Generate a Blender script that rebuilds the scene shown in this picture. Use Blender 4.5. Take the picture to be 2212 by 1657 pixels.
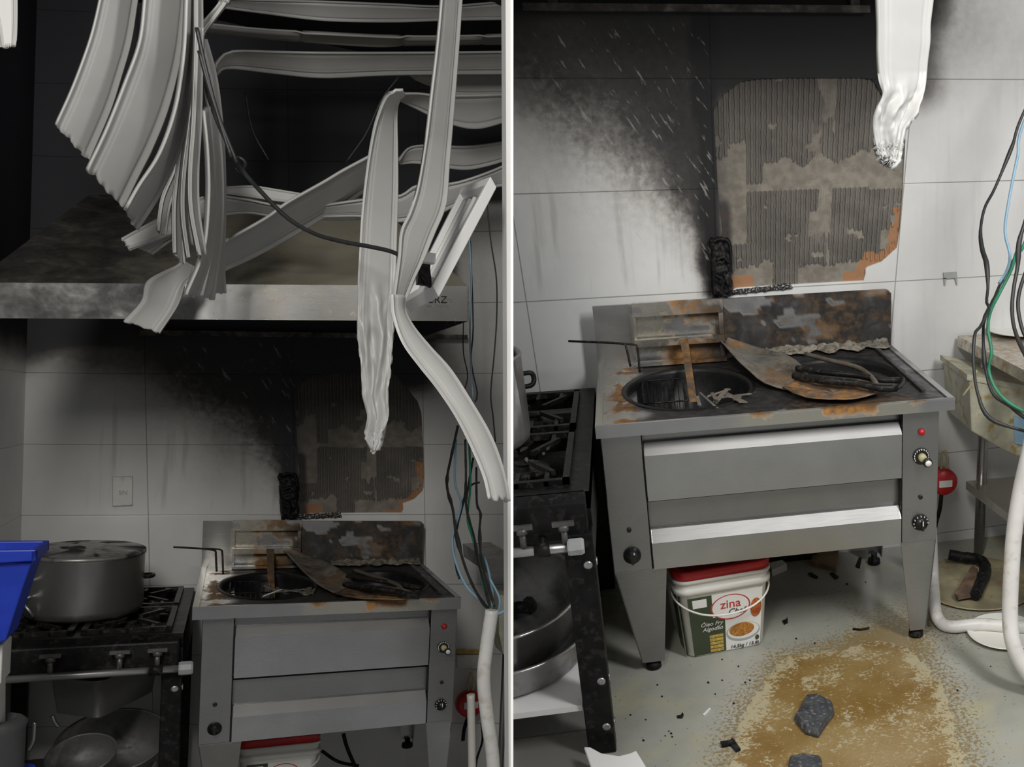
import bpy, bmesh, math, random
import numpy as np
from mathutils import Vector, Matrix, noise
sc = bpy.context.scene
for o in list(bpy.data.objects): bpy.data.objects.remove(o)
random.seed(7); rng = np.random.default_rng(7)

# ------------------------------------------------------------------ camera, light, exposure
# The photograph shows one burnt kitchen corner twice (from the doorway, and close to the fryer). Both bays are
# built as solid places either side of an added thin white partition; every bay has its own axes: x along the tiled wall,
# y into it (wall at 0), z up (0 = the tile joint just above the fryer).
PX, PY, F = 1750.0, 1000.0, 2100.0          # principal point and focal length in pixels of the 2212 x 1657 frame
BAYS = {
 'L': dict(C=(0.3324117806, -5.0297013764, 0.5060819872),
           A=((0.8607746772, -0.5060167822, 0.0548996459), (0.0316177197, -0.0544939422, -0.9980133917), (0.5080032232, 0.8608004568, -0.0309079087)),
           x0=.2157, x1=1.1199, yf=-1.0116, yb=-.0444, zt=-.2240, zr=.0459, zs=-.0212, zbb=-.7301, xl=.2456, xr=1.1150, zf=-1.10,
           u=(-0.0231, 1.7847, 0.0837, 0.0139), v=(0.0153, -0.0242, 3.293, -0.3339)),
 'R': dict(C=(0.3691810438, -3.5736297091, 0.6247491914),
           A=((0.9817502601, -0.1885841069, -0.0245450904), (-0.0872866975, -0.3321682909, -0.939172646), (0.1689599339, 0.9241754493, -0.3425671898)),
           x0=.2421, x1=1.3325, yf=-.8086, yb=-.0491, zt=-.2251, zr=.0384, zs=-.0137, zbb=-.7140, xl=.2527, xr=1.2936, zf=-1.1058,
           u=(-0.0188, 1.474, 0.0439, -0.1208), v=(-0.0095, 0.0063, 2.7006, 0.0746)),
}
class Bay:
    def __init__(s, k):
        d = BAYS[k]; s.k = k; s.C = np.array(d['C']); s.A = np.array(d['A'])
        for n in ('x0','x1','yf','yb','zt','zr','zs','zbb','xl','xr','zf','u','v'): setattr(s, n, d[n])
    def ray(s, x, y): return s.A.T @ np.array([(x-PX)/F, (y-PY)/F, 1.0])
    def on(s, ax, val, x, y):
        d = s.ray(x, y); return s.C + (val-s.C[ax])/d[ax]*d
    def Y(s, y, x, py): return s.on(1, y, x, py)
    def Z(s, z, x, py): return s.on(2, z, x, py)
    def X(s, xx, x, py): return s.on(0, xx, x, py)
    def uv(s, x, z): return (s.u[0]+s.u[1]*x+s.u[2]*z+s.u[3]*x*z, s.v[0]+s.v[1]*x+s.v[2]*z+s.v[3]*x*z)
L, R = Bay('L'), Bay('R')
def mat4(m3, t):
    M = Matrix.Identity(4)
    for i in range(3):
        for j in range(3): M[i][j] = float(m3[i][j])
        M[i][3] = float(t[i])
    return M
R.M = Matrix.Identity(4)
_T = R.A.T @ L.A
L.M = mat4(_T, R.C - _T @ L.C)
_K = np.array([1.0, 0.0, (PX-1106)/F]); _K = _K/np.linalg.norm(_K)
for b, sgn in ((L, -1), (R, 1)):            # each bay keeps the side of the partition it stands on
    b.n = b.A.T @ _K * sgn; b.pp = b.C + b.n*0.0024

cam = bpy.data.objects.new('camera', bpy.data.cameras.new('camera')); sc.collection.objects.link(cam)
cam.data.sensor_fit = 'HORIZONTAL'; cam.data.sensor_width = 36.0
cam.data.lens = 36.0*F/2212.0
cam.data.shift_x = -(PX-1106.0)/2212.0
cam.data.shift_y = (PY-828.5)/2212.0
cam.data.clip_start = .05; cam.data.clip_end = 60
_r = np.stack([R.A[0], -R.A[1], -R.A[2]], 1)
cam.matrix_world = mat4(_r, R.C)
sc.camera = cam

W = bpy.data.worlds.new('world'); sc.world = W; W.use_nodes = True
bg = W.node_tree.nodes['Background']; bg.inputs[0].default_value = (.99, .99, 1.0, 1); bg.inputs[1].default_value = .27
vs = sc.view_settings; vs.view_transform = 'Standard'; vs.look = 'None'; vs.gamma = 1; vs.use_curve_mapping = False; vs.exposure = 0.0

def lamp(b, loc, target, size, energy, col, name):
    l = bpy.data.lights.new(name, 'AREA'); l.shape = 'RECTANGLE'; l.size, l.size_y = size; l.energy = energy; l.color = col
    o = bpy.data.objects.new(name, l); sc.collection.objects.link(o)
    d = (Vector(target)-Vector(loc)).to_track_quat('-Z', 'X').to_matrix().to_4x4()
    o.matrix_world = b.M @ Matrix.Translation(Vector(loc)) @ d
    return o
lamp(R, (2.1, -2.7, 1.8), (1.1, -.6, -.4), (1.3, .35), 56, (1, .985, .96), 'unseen_bay_light')  # unseen area light added for the right bay, placed to darken its left side
lamp(L, (-.35, -5.2, 2.2), (.4, -.6, .1), (1.3, .5), 78, (1, .965, .90), 'unseen_bay_light')  # unseen soft light added behind the camera for the left bay

# ------------------------------------------------------------------ helpers
def fbm(x, y, z=0.0, o=4, s=1.0): return noise.fractal(Vector((x*s, y*s, z*s)), 1.0, 2.0, o)
def sstep(a, b, x):
    t = min(1, max(0, (x-a)/(b-a))) if a != b else 0
    return t*t*(3-2*t)
def lerp(a, b, t): return a+(b-a)*t
def cat(pts, n):
    """n points of a smooth curve through pts"""
    p = [np.array(q, float) for q in pts]
    if len(p) == 2: return [p[0]+(p[1]-p[0])*i/(n-1) for i in range(n)]
    p = [2*p[0]-p[1]]+p+[2*p[-1]-p[-2]]
    seg = [0]
    for i in range(1, len(p)-2): seg.append(seg[-1]+max(1e-9, np.linalg.norm(p[i+1]-p[i])))
    out = []
    for k in range(n):
        s = seg[-1]*k/(n-1); i = 0
        while i < len(seg)-2 and s > seg[i+1]: i += 1
        t = (s-seg[i])/(seg[i+1]-seg[i]); a, b_, c, d = p[i], p[i+1], p[i+2], p[i+3]
        out.append(.5*((2*b_)+(c-a)*t+(2*a-5*b_+4*c-d)*t*t+(3*b_-a-3*c+d)*t**3))
    return out
class MB:
    def __init__(s): s.v = []; s.f = []; s.sm = []
    def add(s, vs_, fs, smooth=False):
        k = len(s.v); s.v += [tuple(map(float, q)) for q in vs_]
        for f in fs: s.f.append([i+k for i in f]); s.sm.append(smooth)
        return s
    def hexa(s, p):   # p: bottom 4 (ccw from above), top 4
        return s.add(p, [(3,2,1,0),(4,5,6,7),(0,1,5,4),(1,2,6,5),(2,3,7,6),(3,0,4,7)])
    def box(s, x0, x1, y0, y1, z0, z1):
        return s.hexa([(x0,y0,z0),(x1,y0,z0),(x1,y1,z0),(x0,y1,z0),(x0,y0,z1),(x1,y0,z1),(x1,y1,z1),(x0,y1,z1)])
    def slab(s, pts, off, smooth=False):
        """polygon pts extruded by vector off"""
        n = len(pts); off = np.array(off); a = [np.array(p, float) for p in pts]
        return s.add(a+[q+off for q in a], [list(range(n))[::-1], [n+i for i in range(n)]]+[(i, (i+1) % n, n+(i+1) % n, n+i) for i in range(n)], smooth)
    def surf(s, fn, nu, nv, thick=None, smooth=True):
        """grid fn(u,v) -> point; with thick = a closed sheet"""
        g = [[np.array(fn(i/nu, j/nv), float) for j in range(nv+1)] for i in range(nu+1)]
        V = [q for r_ in g for q in r_]; id_ = lambda i, j: i*(nv+1)+j
        Fs = [(id_(i,j), id_(i+1,j), id_(i+1,j+1), id_(i,j+1)) for i in range(nu) for j in range(nv)]
        if thick is None: return s.add(V, Fs, smooth)
        N = len(V); B2 = []
        for i in range(nu+1):
            for j in range(nv+1):
                a = g[min(i+1,nu)][j]-g[max(i-1,0)][j]; c = g[i][min(j+1,nv)]-g[i][max(j-1,0)]
                n_ = np.cross(a, c); n_ = n_/(np.linalg.norm(n_)+1e-12)
                B2.append(g[i][j]-n_*(thick(i/nu, j/nv) if callable(thick) else thick))
        Fs2 = [tuple(N+q for q in f[::-1]) for f in Fs]
        rim = [id_(i,0) for i in range(nu)]+[id_(nu,j) for j in range(nv)]+[id_(i,nv) for i in range(nu,0,-1)]+[id_(0,j) for j in range(nv,0,-1)]
        Fr = [(rim[(k+1) % len(rim)], rim[k], N+rim[k], N+rim[(k+1) % len(rim)]) for k in range(len(rim))]
        return s.add(V+B2, Fs+Fs2+Fr, smooth)
    def tube(s, pts, r, n=8, k=None, flat=1.0):
        P = cat(pts, k or max(2, len(pts)*5)) if k != 0 else [np.array(p, float) for p in pts]
        m = len(P); rr = r if callable(r) else (lambda t: r)
        up = np.array([.31, .2, .93]); V = []
        for i in range(m):
            t = P[min(i+1,m-1)]-P[max(i-1,0)]; t = t/(np.linalg.norm(t)+1e-12)
            a = np.cross(t, up)
            if np.linalg.norm(a) < .05: a = np.cross(t, np.array([1., 0, 0]))
            a = a/np.linalg.norm(a); c = np.cross(t, a); up = np.cross(a, t)*1.0
            for j in range(n):
                an = 2*math.pi*j/n; q = rr(i/(m-1))
                V.append(P[i]+a*math.cos(an)*q+c*math.sin(an)*q*flat)
        Fs = [(i*n+j, i*n+(j+1) % n, (i+1)*n+(j+1) % n, (i+1)*n+j) for i in range(m-1) for j in range(n)]
        s.add(V, Fs, True); k0 = len(s.v)-len(V)
        s.f.append([k0+j for j in range(n)][::-1]); s.sm.append(False)
        s.f.append([k0+(m-1)*n+j for j in range(n)]); s.sm.append(False)
        return s
    def lathe(s, prof, c, n=48, ax=(0,0,1), sy=1.0, smooth=True, closed=False, cap=True):
        ax = np.array(ax, float); ax /= np.linalg.norm(ax); c = np.array(c, float)
        a = np.cross(ax, [0,1,0]) if abs(ax[1]) < .9 else np.cross(ax, [1,0,0]); a /= np.linalg.norm(a); bb = np.cross(ax, a)
        if abs(ax[2]) > .9: a, bb = np.array([1.,0,0])-ax*ax[0], None; a /= np.linalg.norm(a); bb = np.cross(ax, a)
        V = []; m = len(prof)
        for r_, h in prof:
            for j in range(n):
                an = 2*math.pi*j/n; V.append(c+ax*h+a*r_*math.cos(an)+bb*r_*sy*math.sin(an))
        Fs = [(i*n+j, i*n+(j+1) % n, (i+1)*n+(j+1) % n, (i+1)*n+j) for i in range(m-1) for j in range(n)]
        if closed: Fs += [((m-1)*n+j, (m-1)*n+(j+1) % n, (j+1) % n, j) for j in range(n)]
        s.add(V, Fs, smooth); k0 = len(s.v)-len(V)
        if not closed and cap:
            if prof[0][0] > 1e-6: s.f.append([k0+j for j in range(n)][::-1]); s.sm.append(False)
            if prof[-1][0] > 1e-6: s.f.append([k0+(m-1)*n+j for j in range(n)]); s.sm.append(False)
        return s
    def cyl(s, c, r_, h, ax=(0,0,1), n=24): return s.lathe([(r_,0),(r_,h)], c, n, ax, smooth=True)
    def move(s, fn): s.v = [tuple(map(float, fn(*q))) for q in s.v]; return s

def meta(o, label=None, cat_=None, group=None, kind=None):
    if label: o['label'] = label
    if cat_: o['category'] = cat_
    if group: o['group'] = group
    if kind: o['kind'] = kind
    return o
def thing(b, name, label, cat_, loc, group=None):
    o = bpy.data.objects.new(name, None); sc.collection.objects.link(o); o.empty_display_size = .05
    o.matrix_world = b.M @ Matrix.Translation(Vector(tuple(map(float, loc)))); o['_'] = 0; del o['_']
    ORG[o] = np.array(loc, float); return meta(o, label, cat_, group)
ORG = {}
def put(b, mb, name, mat, parent=None, stain=None, origin=None, bevel=0, label=None, cut=True, free=False):
    """link the mesh collected in mb (bay coordinates) as one object"""
    me = bpy.data.meshes.new(name); me.from_pydata(mb.v, [], mb.f); me.update()
    for p, q in zip(me.polygons, mb.sm): p.use_smooth = q
    if cut and me.vertices:
        dd = (np.array(mb.v)-b.pp) @ b.n
        if dd.min() < 0:
            bm = bmesh.new(); bm.from_mesh(me)
            g = bmesh.ops.bisect_plane(bm, geom=bm.verts[:]+bm.edges[:]+bm.faces[:], plane_co=Vector(b.pp), plane_no=Vector(b.n), clear_inner=True)
            ed = [e for e in g['geom_cut'] if isinstance(e, bmesh.types.BMEdge) and e.is_boundary]
            if ed and not free:
                try: bmesh.ops.triangle_fill(bm, edges=ed, use_beauty=True)
                except Exception: pass
            bm.to_mesh(me); bm.free()
    if not me.vertices: return None
    co = np.array([v.co[:] for v in me.vertices])
    if stain is not None:
        at = me.color_attributes.new('stain', 'FLOAT_COLOR', 'POINT')
        for i, q in enumerate(co):
            c = stain(*q); at.data[i].color = (c[0], c[1] if len(c) > 1 else 0, c[2] if len(c) > 2 else 0, 1)
    if parent is not None:
        t = parent
        while t.parent is not None: t = t.parent
        org = ORG[t]
    elif origin is not None: org = np.array(origin, float)
    else:
        org = np.array([(co[:,0].min()+co[:,0].max())/2, (co[:,1].min()+co[:,1].max())/2, co[:,2].min()])
    me.transform(Matrix.Translation(Vector(-org)))
    if mat is not None: me.materials.append(mat)
    o = bpy.data.objects.new(name, me); sc.collection.objects.link(o)
    if parent is not None: o.parent = parent
    else: o.matrix_world = b.M @ Matrix.Translation(Vector(org)); ORG[o] = org
    if bevel:
        m_ = o.modifiers.new('bevel', 'BEVEL'); m_.width = bevel; m_.segments = 2; m_.limit_method = 'ANGLE'; m_.angle_limit = math.radians(40)
    if label: o['label'] = label
    return o

# ------------------------------------------------------------------ materials
class NT:
    def __init__(s, name):
        s.m = bpy.data.materials.new(name); s.m.use_nodes = True; s.t = s.m.node_tree
        s.p = s.t.nodes['Principled BSDF']; s.tc = s.t.nodes.new('ShaderNodeTexCoord')
    def n(s, ty, **k):
        o = s.t.nodes.new('ShaderNode'+ty)
        for a, v in k.items(): setattr(o, a, v)
        return o
    def link(s, a, b_): s.t.links.new(a, b_)
    def val(s, inp, v):
        if hasattr(v, 'is_output') or isinstance(v, bpy.types.NodeSocket): s.link(v, inp)
        else: inp.default_value = v
    def math(s, op, a, b_=0.0, c=None, clamp=False):
        o = s.n('Math', operation=op, use_clamp=clamp); s.val(o.inputs[0], a); s.val(o.inputs[1], b_)
        if c is not None: s.val(o.inputs[2], c)
        return o.outputs[0]
    def map(s, v, a, b_, c=0.0, d=1.0):
        o = s.n('MapRange', interpolation_type='SMOOTHSTEP'); s.val(o.inputs[0], v)
        for i, q in zip((1,2,3,4), (a,b_,c,d)): s.val(o.inputs[i], q)
        return o.outputs[0]
    def mix(s, f, a, b_):
        o = s.n('Mix', data_type='RGBA'); s.val(o.inputs[0], f)
        for i, q in ((6,a),(7,b_)):
            if isinstance(q, tuple): q = q if len(q) == 4 else (*q, 1)
            s.val(o.inputs[i], q)
        return o.outputs[2]
    def noise(s, scale, detail=4, stretch=(1,1,1), rot=(0,0,0), rough=.55, dist=0, co=None):
        mp = s.n('Mapping'); s.link(co or s.tc.outputs['Object'], mp.inputs[0]); mp.inputs['Scale'].default_value = stretch; mp.inputs['Rotation'].default_value = rot
        o = s.n('TexNoise'); s.link(mp.outputs[0], o.inputs['Vector'])
        o.inputs['Scale'].default_value = scale; o.inputs['Detail'].default_value = detail; o.inputs['Roughness'].default_value = rough; o.inputs['Distortion'].default_value = dist
        return o.outputs[0]
    def attr(s):
        a = s.n('Attribute', attribute_name='stain'); sp = s.n('SeparateColor'); s.link(a.outputs['Color'], sp.inputs[0]); return sp.outputs
    def bump(s, h, st=.2, d=.002):
        o = s.n('Bump'); o.inputs['Strength'].default_value = st; o.inputs['Distance'].default_value = d; s.val(o.inputs['Height'], h); s.link(o.outputs[0], s.p.inputs['Normal'])
    def set(s, **k):
        for a, v in k.items():
            a = {'base':'Base Color','rough':'Roughness','metal':'Metallic','spec':'Specular IOR Level','coat':'Coat Weight','trans':'Transmission Weight','ior':'IOR'}[a]
            if isinstance(v, tuple): v = v if len(v) == 4 else (*v, 1)
            s.val(s.p.inputs[a], v)
        return s
def simple(name, col, rough=.5, metal=0.0, var=.25, scale=12, bump=.15, dirt=None):
    """one colour with a little uneven wear"""
    t = NT(name); f = t.noise(scale, 5); d = tuple(c*(1-var) for c in col)
    base = t.mix(t.map(f, .35, .65), d, col)
    if dirt: base = t.mix(t.map(t.noise(scale*2.3, 6), .52, .68), base, dirt)
    t.set(base=base, rough=t.math('MULTIPLY_ADD', f, .25, rough-.12), metal=metal)
    if bump: t.bump(t.noise(scale*6, 4), bump, .002)
    return t.m
def steel(name, base=(.51,.515,.52), rough=.25, metal=.92, grain=(1,1,60)):
    """brushed stainless steel; the stain attribute carries soot (r), rust (g) and pale scale (b)"""
    t = NT(name); a = t.attr()
    g = t.noise(14, 3, grain); b2 = t.noise(3.2, 3); fine = t.noise(38, 6); mid = t.noise(11, 6, dist=.6)
    col = t.mix(t.map(b2, .3, .7), tuple(c*.82 for c in base), base)
    col = t.mix(t.map(t.math('MULTIPLY', a[2], t.math('ADD', mid, .5)), .2, .6), col, (.62,.6,.53))
    ru = t.math('ADD', a[1], t.math('MULTIPLY', t.map(a[1], 0, .12), t.math('ADD', t.math('MULTIPLY', t.math('SUBTRACT', mid, .5), .9), t.math('MULTIPLY', t.math('SUBTRACT', fine, .5), 1.3))))
    rc = t.mix(t.map(fine, .25, .75), (.08,.033,.012), (.42,.21,.06))
    col = t.mix(t.map(ru, .12, .85), col, rc)
    so = t.math('ADD', a[0], t.math('MULTIPLY', t.math('SUBTRACT', t.math('ADD', t.math('MULTIPLY', mid, .6), t.math('MULTIPLY', fine, .4)), .5), t.map(a[0], 0, .3, 0, 1.1)))
    sf = t.map(so, .05, .95)
    col = t.mix(sf, col, t.mix(t.map(fine, .35, .7), (.008,.008,.009), t.mix(t.map(a[1], .0, .6), (.03,.028,.027), (.085,.052,.028))))
    cov = t.math('MAXIMUM', sf, t.map(ru, .2, .8))
    t.set(base=col, metal=t.math('MULTIPLY', t.math('SUBTRACT', 1.0, cov), metal), rough=t.math('ADD', t.math('MULTIPLY', cov, .35), t.math('MULTIPLY_ADD', g, .12, rough-.06)))
    t.bump(t.math('ADD', g, t.math('MULTIPLY', cov, t.math('MULTIPLY', fine, 3.0))), .12, .001)
    return t.m
def tile_mat(b, deep=(.022,.022,.026)):
    """white wall tiles with grey joints; stain r = soot, g = run-down streaks"""
    t = NT('sooty_wall_tile_'+('near' if b is R else 'far')); t.m.name = 'sooty_wall_tile'
    sp = t.n('SeparateXYZ'); t.link(t.tc.outputs['Object'], sp.inputs[0]); x, z = sp.outputs[0], sp.outputs[2]
    xz = t.math('MULTIPLY', x, z)
    lin = lambda c: t.math('ADD', t.math('ADD', t.math('MULTIPLY', x, c[1]), t.math('MULTIPLY', z, c[2])), t.math('MULTIPLY_ADD', xz, c[3], c[0]))
    u, v = lin(b.u), lin(b.v)
    def line(q, w):
        fr = t.math('FRACT', t.math('ADD', q, 100.5)); return t.map(t.math('ABSOLUTE', t.math('SUBTRACT', fr, .5)), w*.5, w*1.1, 1, 0)
    ju, jv = line(u, .0035), line(v, .0065); j = t.math('MAXIMUM', ju, jv)
    a = t.attr()
    n1 = t.noise(5, 6); n2 = t.noise(34, 7, rough=.65); drip = t.noise(9, 5, (2.6,1,.22)); sm = t.noise(2.2, 3)
    col = t.mix(t.map(n1, .3, .7), (.70,.71,.71), (.76,.77,.77))
    col = t.mix(t.math('MULTIPLY', t.map(drip, .52, .72), t.map(a[1], .0, 1.0, 0, .5)), col, (.42,.42,.41))
    col = t.mix(t.math('MULTIPLY', j, .75), col, (.2,.19,.17))
    s0 = a[0]; mid = t.math('MULTIPLY', t.math('MULTIPLY', s0, t.math('SUBTRACT', 1.0, s0)), t.math('MULTIPLY_ADD', a[2], 1.6, 1.0))
    pert = t.math('MULTIPLY', mid, t.math('ADD', t.math('MULTIPLY', t.math('SUBTRACT', n2, .5), 1.1), t.math('MULTIPLY', t.math('SUBTRACT', n1, .5), .9)))
    s1 = t.math('ADD', s0, pert, clamp=True)
    mr = t.n('Mapping'); t.link(t.tc.outputs['Object'], mr.inputs[0]); mr.inputs['Rotation'].default_value = (0, math.radians(31), 0)
    fl = t.noise(46, 3, (1.5,1,.26), (0,0,0), .6, 0, mr.outputs[0])
    flk = t.math('MULTIPLY', t.map(fl, .60, .68), t.map(a[2], .1, .6))
    soot = t.mix(t.map(n1, .3, .7), (.018,.016,.016), (.035,.033,.034))
    cs = t.n('ValToRGB'); cr = cs.color_ramp; t.link(s1, cs.inputs[0])
    cr.elements[0].position = 0; cr.elements[0].color = (1,1,1,1); cr.elements[1].position = 1; cr.elements[1].color = (*deep, 1)
    for p_, c_ in ((.25,(.62,.6,.58,1)),(.5,(.26,.245,.235,1)),(.75,(.075,.07,.068,1))): e_ = cr.elements.new(p_); e_.color = c_
    mu = t.n('Mix', data_type='RGBA', blend_type='MULTIPLY'); mu.inputs[0].default_value = 1; t.link(col, mu.inputs[6]); t.link(cs.outputs[0], mu.inputs[7])
    col = t.mix(t.math('MULTIPLY', flk, .42), mu.outputs[2], (.42,.4,.37))
    t.set(base=col, rough=t.map(s1, 0, .9, .22, .62), spec=t.map(s1, 0, .8, .5, .25))
    t.bump(t.math('SUBTRACT', t.math('MULTIPLY', n2, .15), j), .25, .002)
    return t.m
M = {}
M['steel'] = steel('brushed_steel')
M['steel_dark'] = steel('dull_steel', (.37,.37,.37), .29, .9)
M['steel_bright'] = steel('polished_steel_edge', (.42,.42,.42), .56, .9, (1,1,30))
M['hood'] = steel('greasy_hood_steel', (.44,.41,.33), .5, .35)
M['rail'] = steel('rail_highlight_steel', (.8,.72,.62), .35, .25)  # pale base paints in the highlight that no lamp gives the hood rails
M['alu'] = steel('dull_aluminium', (.5,.5,.5), .36, .88, (1,1,30))
M['black'] = simple('sooty_black_enamel', (.012,.012,.013), .42, 0, .5, 20, .4, (.03,.027,.025))
M['valve'] = simple('greasy_valve_metal', (.16,.155,.15), .4, .5, .3, 30, .3)
M['iron'] = simple('greasy_cast_iron', (.022,.021,.021), .42, .2, .5, 25, .6, (.06,.055,.05))
M['bowl'] = simple('burnt_black_fryer_bowl', (.008,.008,.009), .5, 0, .4, 20, .3)
M['char'] = simple('charred_plastic', (.012,.012,.014), .42, 0, .5, 30, .9, (.04,.035,.03))
for k_ in ('black', 'iron', 'char'):
    M[k_].node_tree.nodes['Principled BSDF'].inputs['Specular IOR Level'].default_value = .18
M['pvc'] = simple('pale_grey_plastic_lining', (.5,.5,.49), .42, 0, .1, 4, .05)
M['white'] = simple('white_painted_panel', (.8,.8,.8), .5, 0, .05, 4, .02)
M['bright_white'] = simple('clean_white_paint', (.93,.93,.92), .5, 0, .02, 4, .0)
M['pipe'] = simple('white_plastic_pipe', (.78,.77,.75), .4, 0, .1, 9, .05, (.6,.56,.5))
M['red'] = simple('red_plastic', (.55,.015,.02), .35, 0, .2, 8, .05)
M['blue'] = simple('blue_plastic', (.012,.05,.55), .4, 0, .2, 8, .05)
M['wire_blue'] = simple('pale_blue_wire_sleeve', (.3,.5,.66), .45, 0, .15, 20, 0)
M['wire_green'] = simple('green_wire_sleeve', (.03,.24,.13), .45, 0, .3, 20, 0)
M['wire_black'] = simple('black_wire_sleeve', (.03,.033,.033), .45, 0, .3, 20, 0)
M['tub'] = simple('cream_white_tub_plastic', (.8,.79,.74), .35, 0, .06, 6, .02)
M['knob'] = simple('black_knob_plastic', (.012,.012,.013), .3, 0, .2, 20, 0)
M['beige'] = simple('yellowed_dial_centre', (.55,.5,.3), .5, 0, .2, 30, 0)
M['green'] = simple('dark_green_print', (.05,.07,.035), .4, 0, .2, 8, 0)
M['ink'] = simple('dark_print', (.05,.05,.05), .5, 0, .1, 8, 0)
M['print_red'] = simple('red_print', (.55,.04,.03), .5, 0, .1, 8, 0)
M['yellow'] = simple('yellow_print', (.62,.42,.05), .45, 0, .35, 60, 0, (.75,.7,.5))
M['food'] = simple('fried_food_print', (.6,.28,.05), .5, 0, .5, 90, 0, (.42,.05,.02))
M['redfood'] = simple('orange_food_print', (.62,.12,.03), .5, 0, .5, 90, 0, (.2,.3,.05))
M['label_white'] = simple('white_label', (.82,.82,.8), .4, 0, .03, 8, 0)
M['stone'] = simple('dark_slate_fragment', (.07,.075,.085), .45, 0, .4, 30, .9, (.2,.2,.21))
M['box_clear'] = simple('greasy_translucent_plastic', (.55,.54,.42), .35, 0, .3, 9, .2, (.38,.27,.1))
M['burnt'] = steel('scorched_sheet_metal', (.3,.27,.23), .42, .75, (1,1,6))
M['grey_plate'] = simple('dull_grey_box_plastic', (.4,.42,.42), .5, 0, .15, 8, .1)

# ------------------------------------------------------------------ walls and floor
def inside(poly, x, y):
    c = False; n = len(poly)
    for i in range(n):
        x1, y1 = poly[i]; x2, y2 = poly[(i+1) % n]
        if (y1 > y) != (y2 > y) and x < (x2-x1)*(y-y1)/(y2-y1)+x1: c = not c
    return c
def nearest(poly, x, y):
    best = (1e9, None); n = len(poly)
    for i in range(n):
        a = np.array(poly[i]); b_ = np.array(poly[(i+1) % n]); d = b_-a; q = np.array([x, y])
        t = min(1, max(0, np.dot(q-a, d)/max(1e-12, np.dot(d, d)))); p = a+d*t; e = np.linalg.norm(q-p)
        if e < best[0]: best = (e, p)
    return best
def soot_amount(u, v):
    wob = .13*fbm(u*1.7, v*1.7, 3.1, 3)
    lev = float(np.interp(u, [-1.5,-.6,0,.4,.7,.88,.95,1.0], [2.35,2.3,2.02,1.55,1.1,.6,.0,-.1]))
    wid = float(np.interp(u, [-1,0,.5,.9,1], [.3,.7,.75,.5,.2]))
    s = 1/(1+math.exp(-(v-lev-wob)/wid*2.6)) if u < 1.0 else 0
    s = s*.84+.07*sstep(-.2, 1.6, v)*sstep(-.3, .1, u)*(u < 1)
    col = math.exp(-((u-.975-.02*fbm(v*3, 1.7, 0, 2))/(.055+.03*max(0, v)))**2)*sstep(-.12, .0, v)*1.3
    top = sstep(1.55, 1.95, v)*sstep(2.30, 1.92, u)*.97*sstep(.72, 1.0, u)
    hood = sstep(1.95, 2.62, v+.3*sstep(-.4, -1.0, u))*sstep(2.35, 1.95, u)
    rgt = (.42*sstep(1.5, 2.6, v)*sstep(2.8, 1.9, u)+.04) if u > 1.8 else 0
    void = sstep(4.3, 4.5, v)
    mid = sstep(2.6, 3.1, v)*sstep(2.4, 2.2, u)
    return min(1, max(s, col, top, hood, rgt, void, mid))
def wall_stain(b):
    def f(x, y, z):
        u, v = b.uv(x, z); s = soot_amount(u, v)
        drip = sstep(2.2, 1.2, v)*sstep(-.05, .25, v)*sstep(-.7, -.1, u)*sstep(1.2, .8, u)+(.5*sstep(1.6, 2.4, u)*sstep(3.2, 1.5, v))
        fl = sstep(.05, .4, u)*sstep(1.02, .95, u)*sstep(-.1, .2, v)*sstep(2.6, 2.1, v)*min(1, s*1.6+.1)
        return (s, min(1, drip), min(1, fl*1.6))
    return f
PATCH_PX = [(1541,236),(1560,205),(1600,176),(1640,170),(1700,168),(1790,168),(1860,168),(1885,172),(1905,205),(1925,230),(1948,262),(1956,300),(1951,400),(1944,490),(1938,535),(1905,565),(1870,578),(1870,606),(1790,610),(1650,618),(1590,622),(1560,640),(1545,638),(1543,600),(1560,500),(1550,400)]
PATCH = []
for p_ in PATCH_PX:
    w_ = R.Y(0, *p_); PATCH.append(R.uv(w_[0], w_[2]))
def wall_with_hole(b, name, x0, x1, z0, z1, label):
    cs = .018; nx, nz = int((x1-x0)/cs), int((z1-z0)/cs)
    # patch outline in this bay's metres
    J = []
    for u, v in PATCH:
        x, z = (u-b.u[0])/b.u[1], (v-b.v[0])/b.v[2]
        for _ in range(12):
            uu, vv = b.uv(x, z); x += (u-uu)/b.u[1]; z += (v-vv)/b.v[2]
        J.append((x, z))
    V = []; ids = {}; Fc = []
    X = [x0+(x1-x0)*i/nx for i in range(nx+1)]; Z = [z0+(z1-z0)*j/nz for j in range(nz+1)]
    cell = [[inside(J, (X[i]+X[i+1])/2, (Z[j]+Z[j+1])/2) for j in range(nz)] for i in range(nx)]
    def vid(i, j):
        if (i, j) not in ids:
            x, z = X[i], Z[j]
            nb = [cell[a][c] for a in (i-1, i) for c in (j-1, j) if 0 <= a < nx and 0 <= c < nz]
            if any(nb) and not all(nb):
                e, p = nearest(J, x, z); x, z = float(p[0]), float(p[1])
            ids[(i, j)] = len(V); V.append((x, 0, z))
        return ids[(i, j)]
    for i in range(nx):
        for j in range(nz):
            if not cell[i][j]: Fc.append((vid(i,j), vid(i+1,j), vid(i+1,j+1), vid(i,j+1)))
    mb = MB(); mb.add(V, Fc)
    o = put(b, mb, name, tile_mat(b, (.05,.052,.064) if b is L else (.02,.019,.021)), stain=wall_stain(b), origin=(0,0,0), free=True)
    s = o.modifiers.new('thickness', 'SOLIDIFY'); s.thickness = .012; s.offset = -1
    meta(o, label, None, None, 'structure')
    return o, J
wallL, JL = wall_with_hole(L, 'wall_back', -.435, 1.75, -1.45, 2.75, 'white tiled wall blackened by soot under the extractor hood, left bay')
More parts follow.
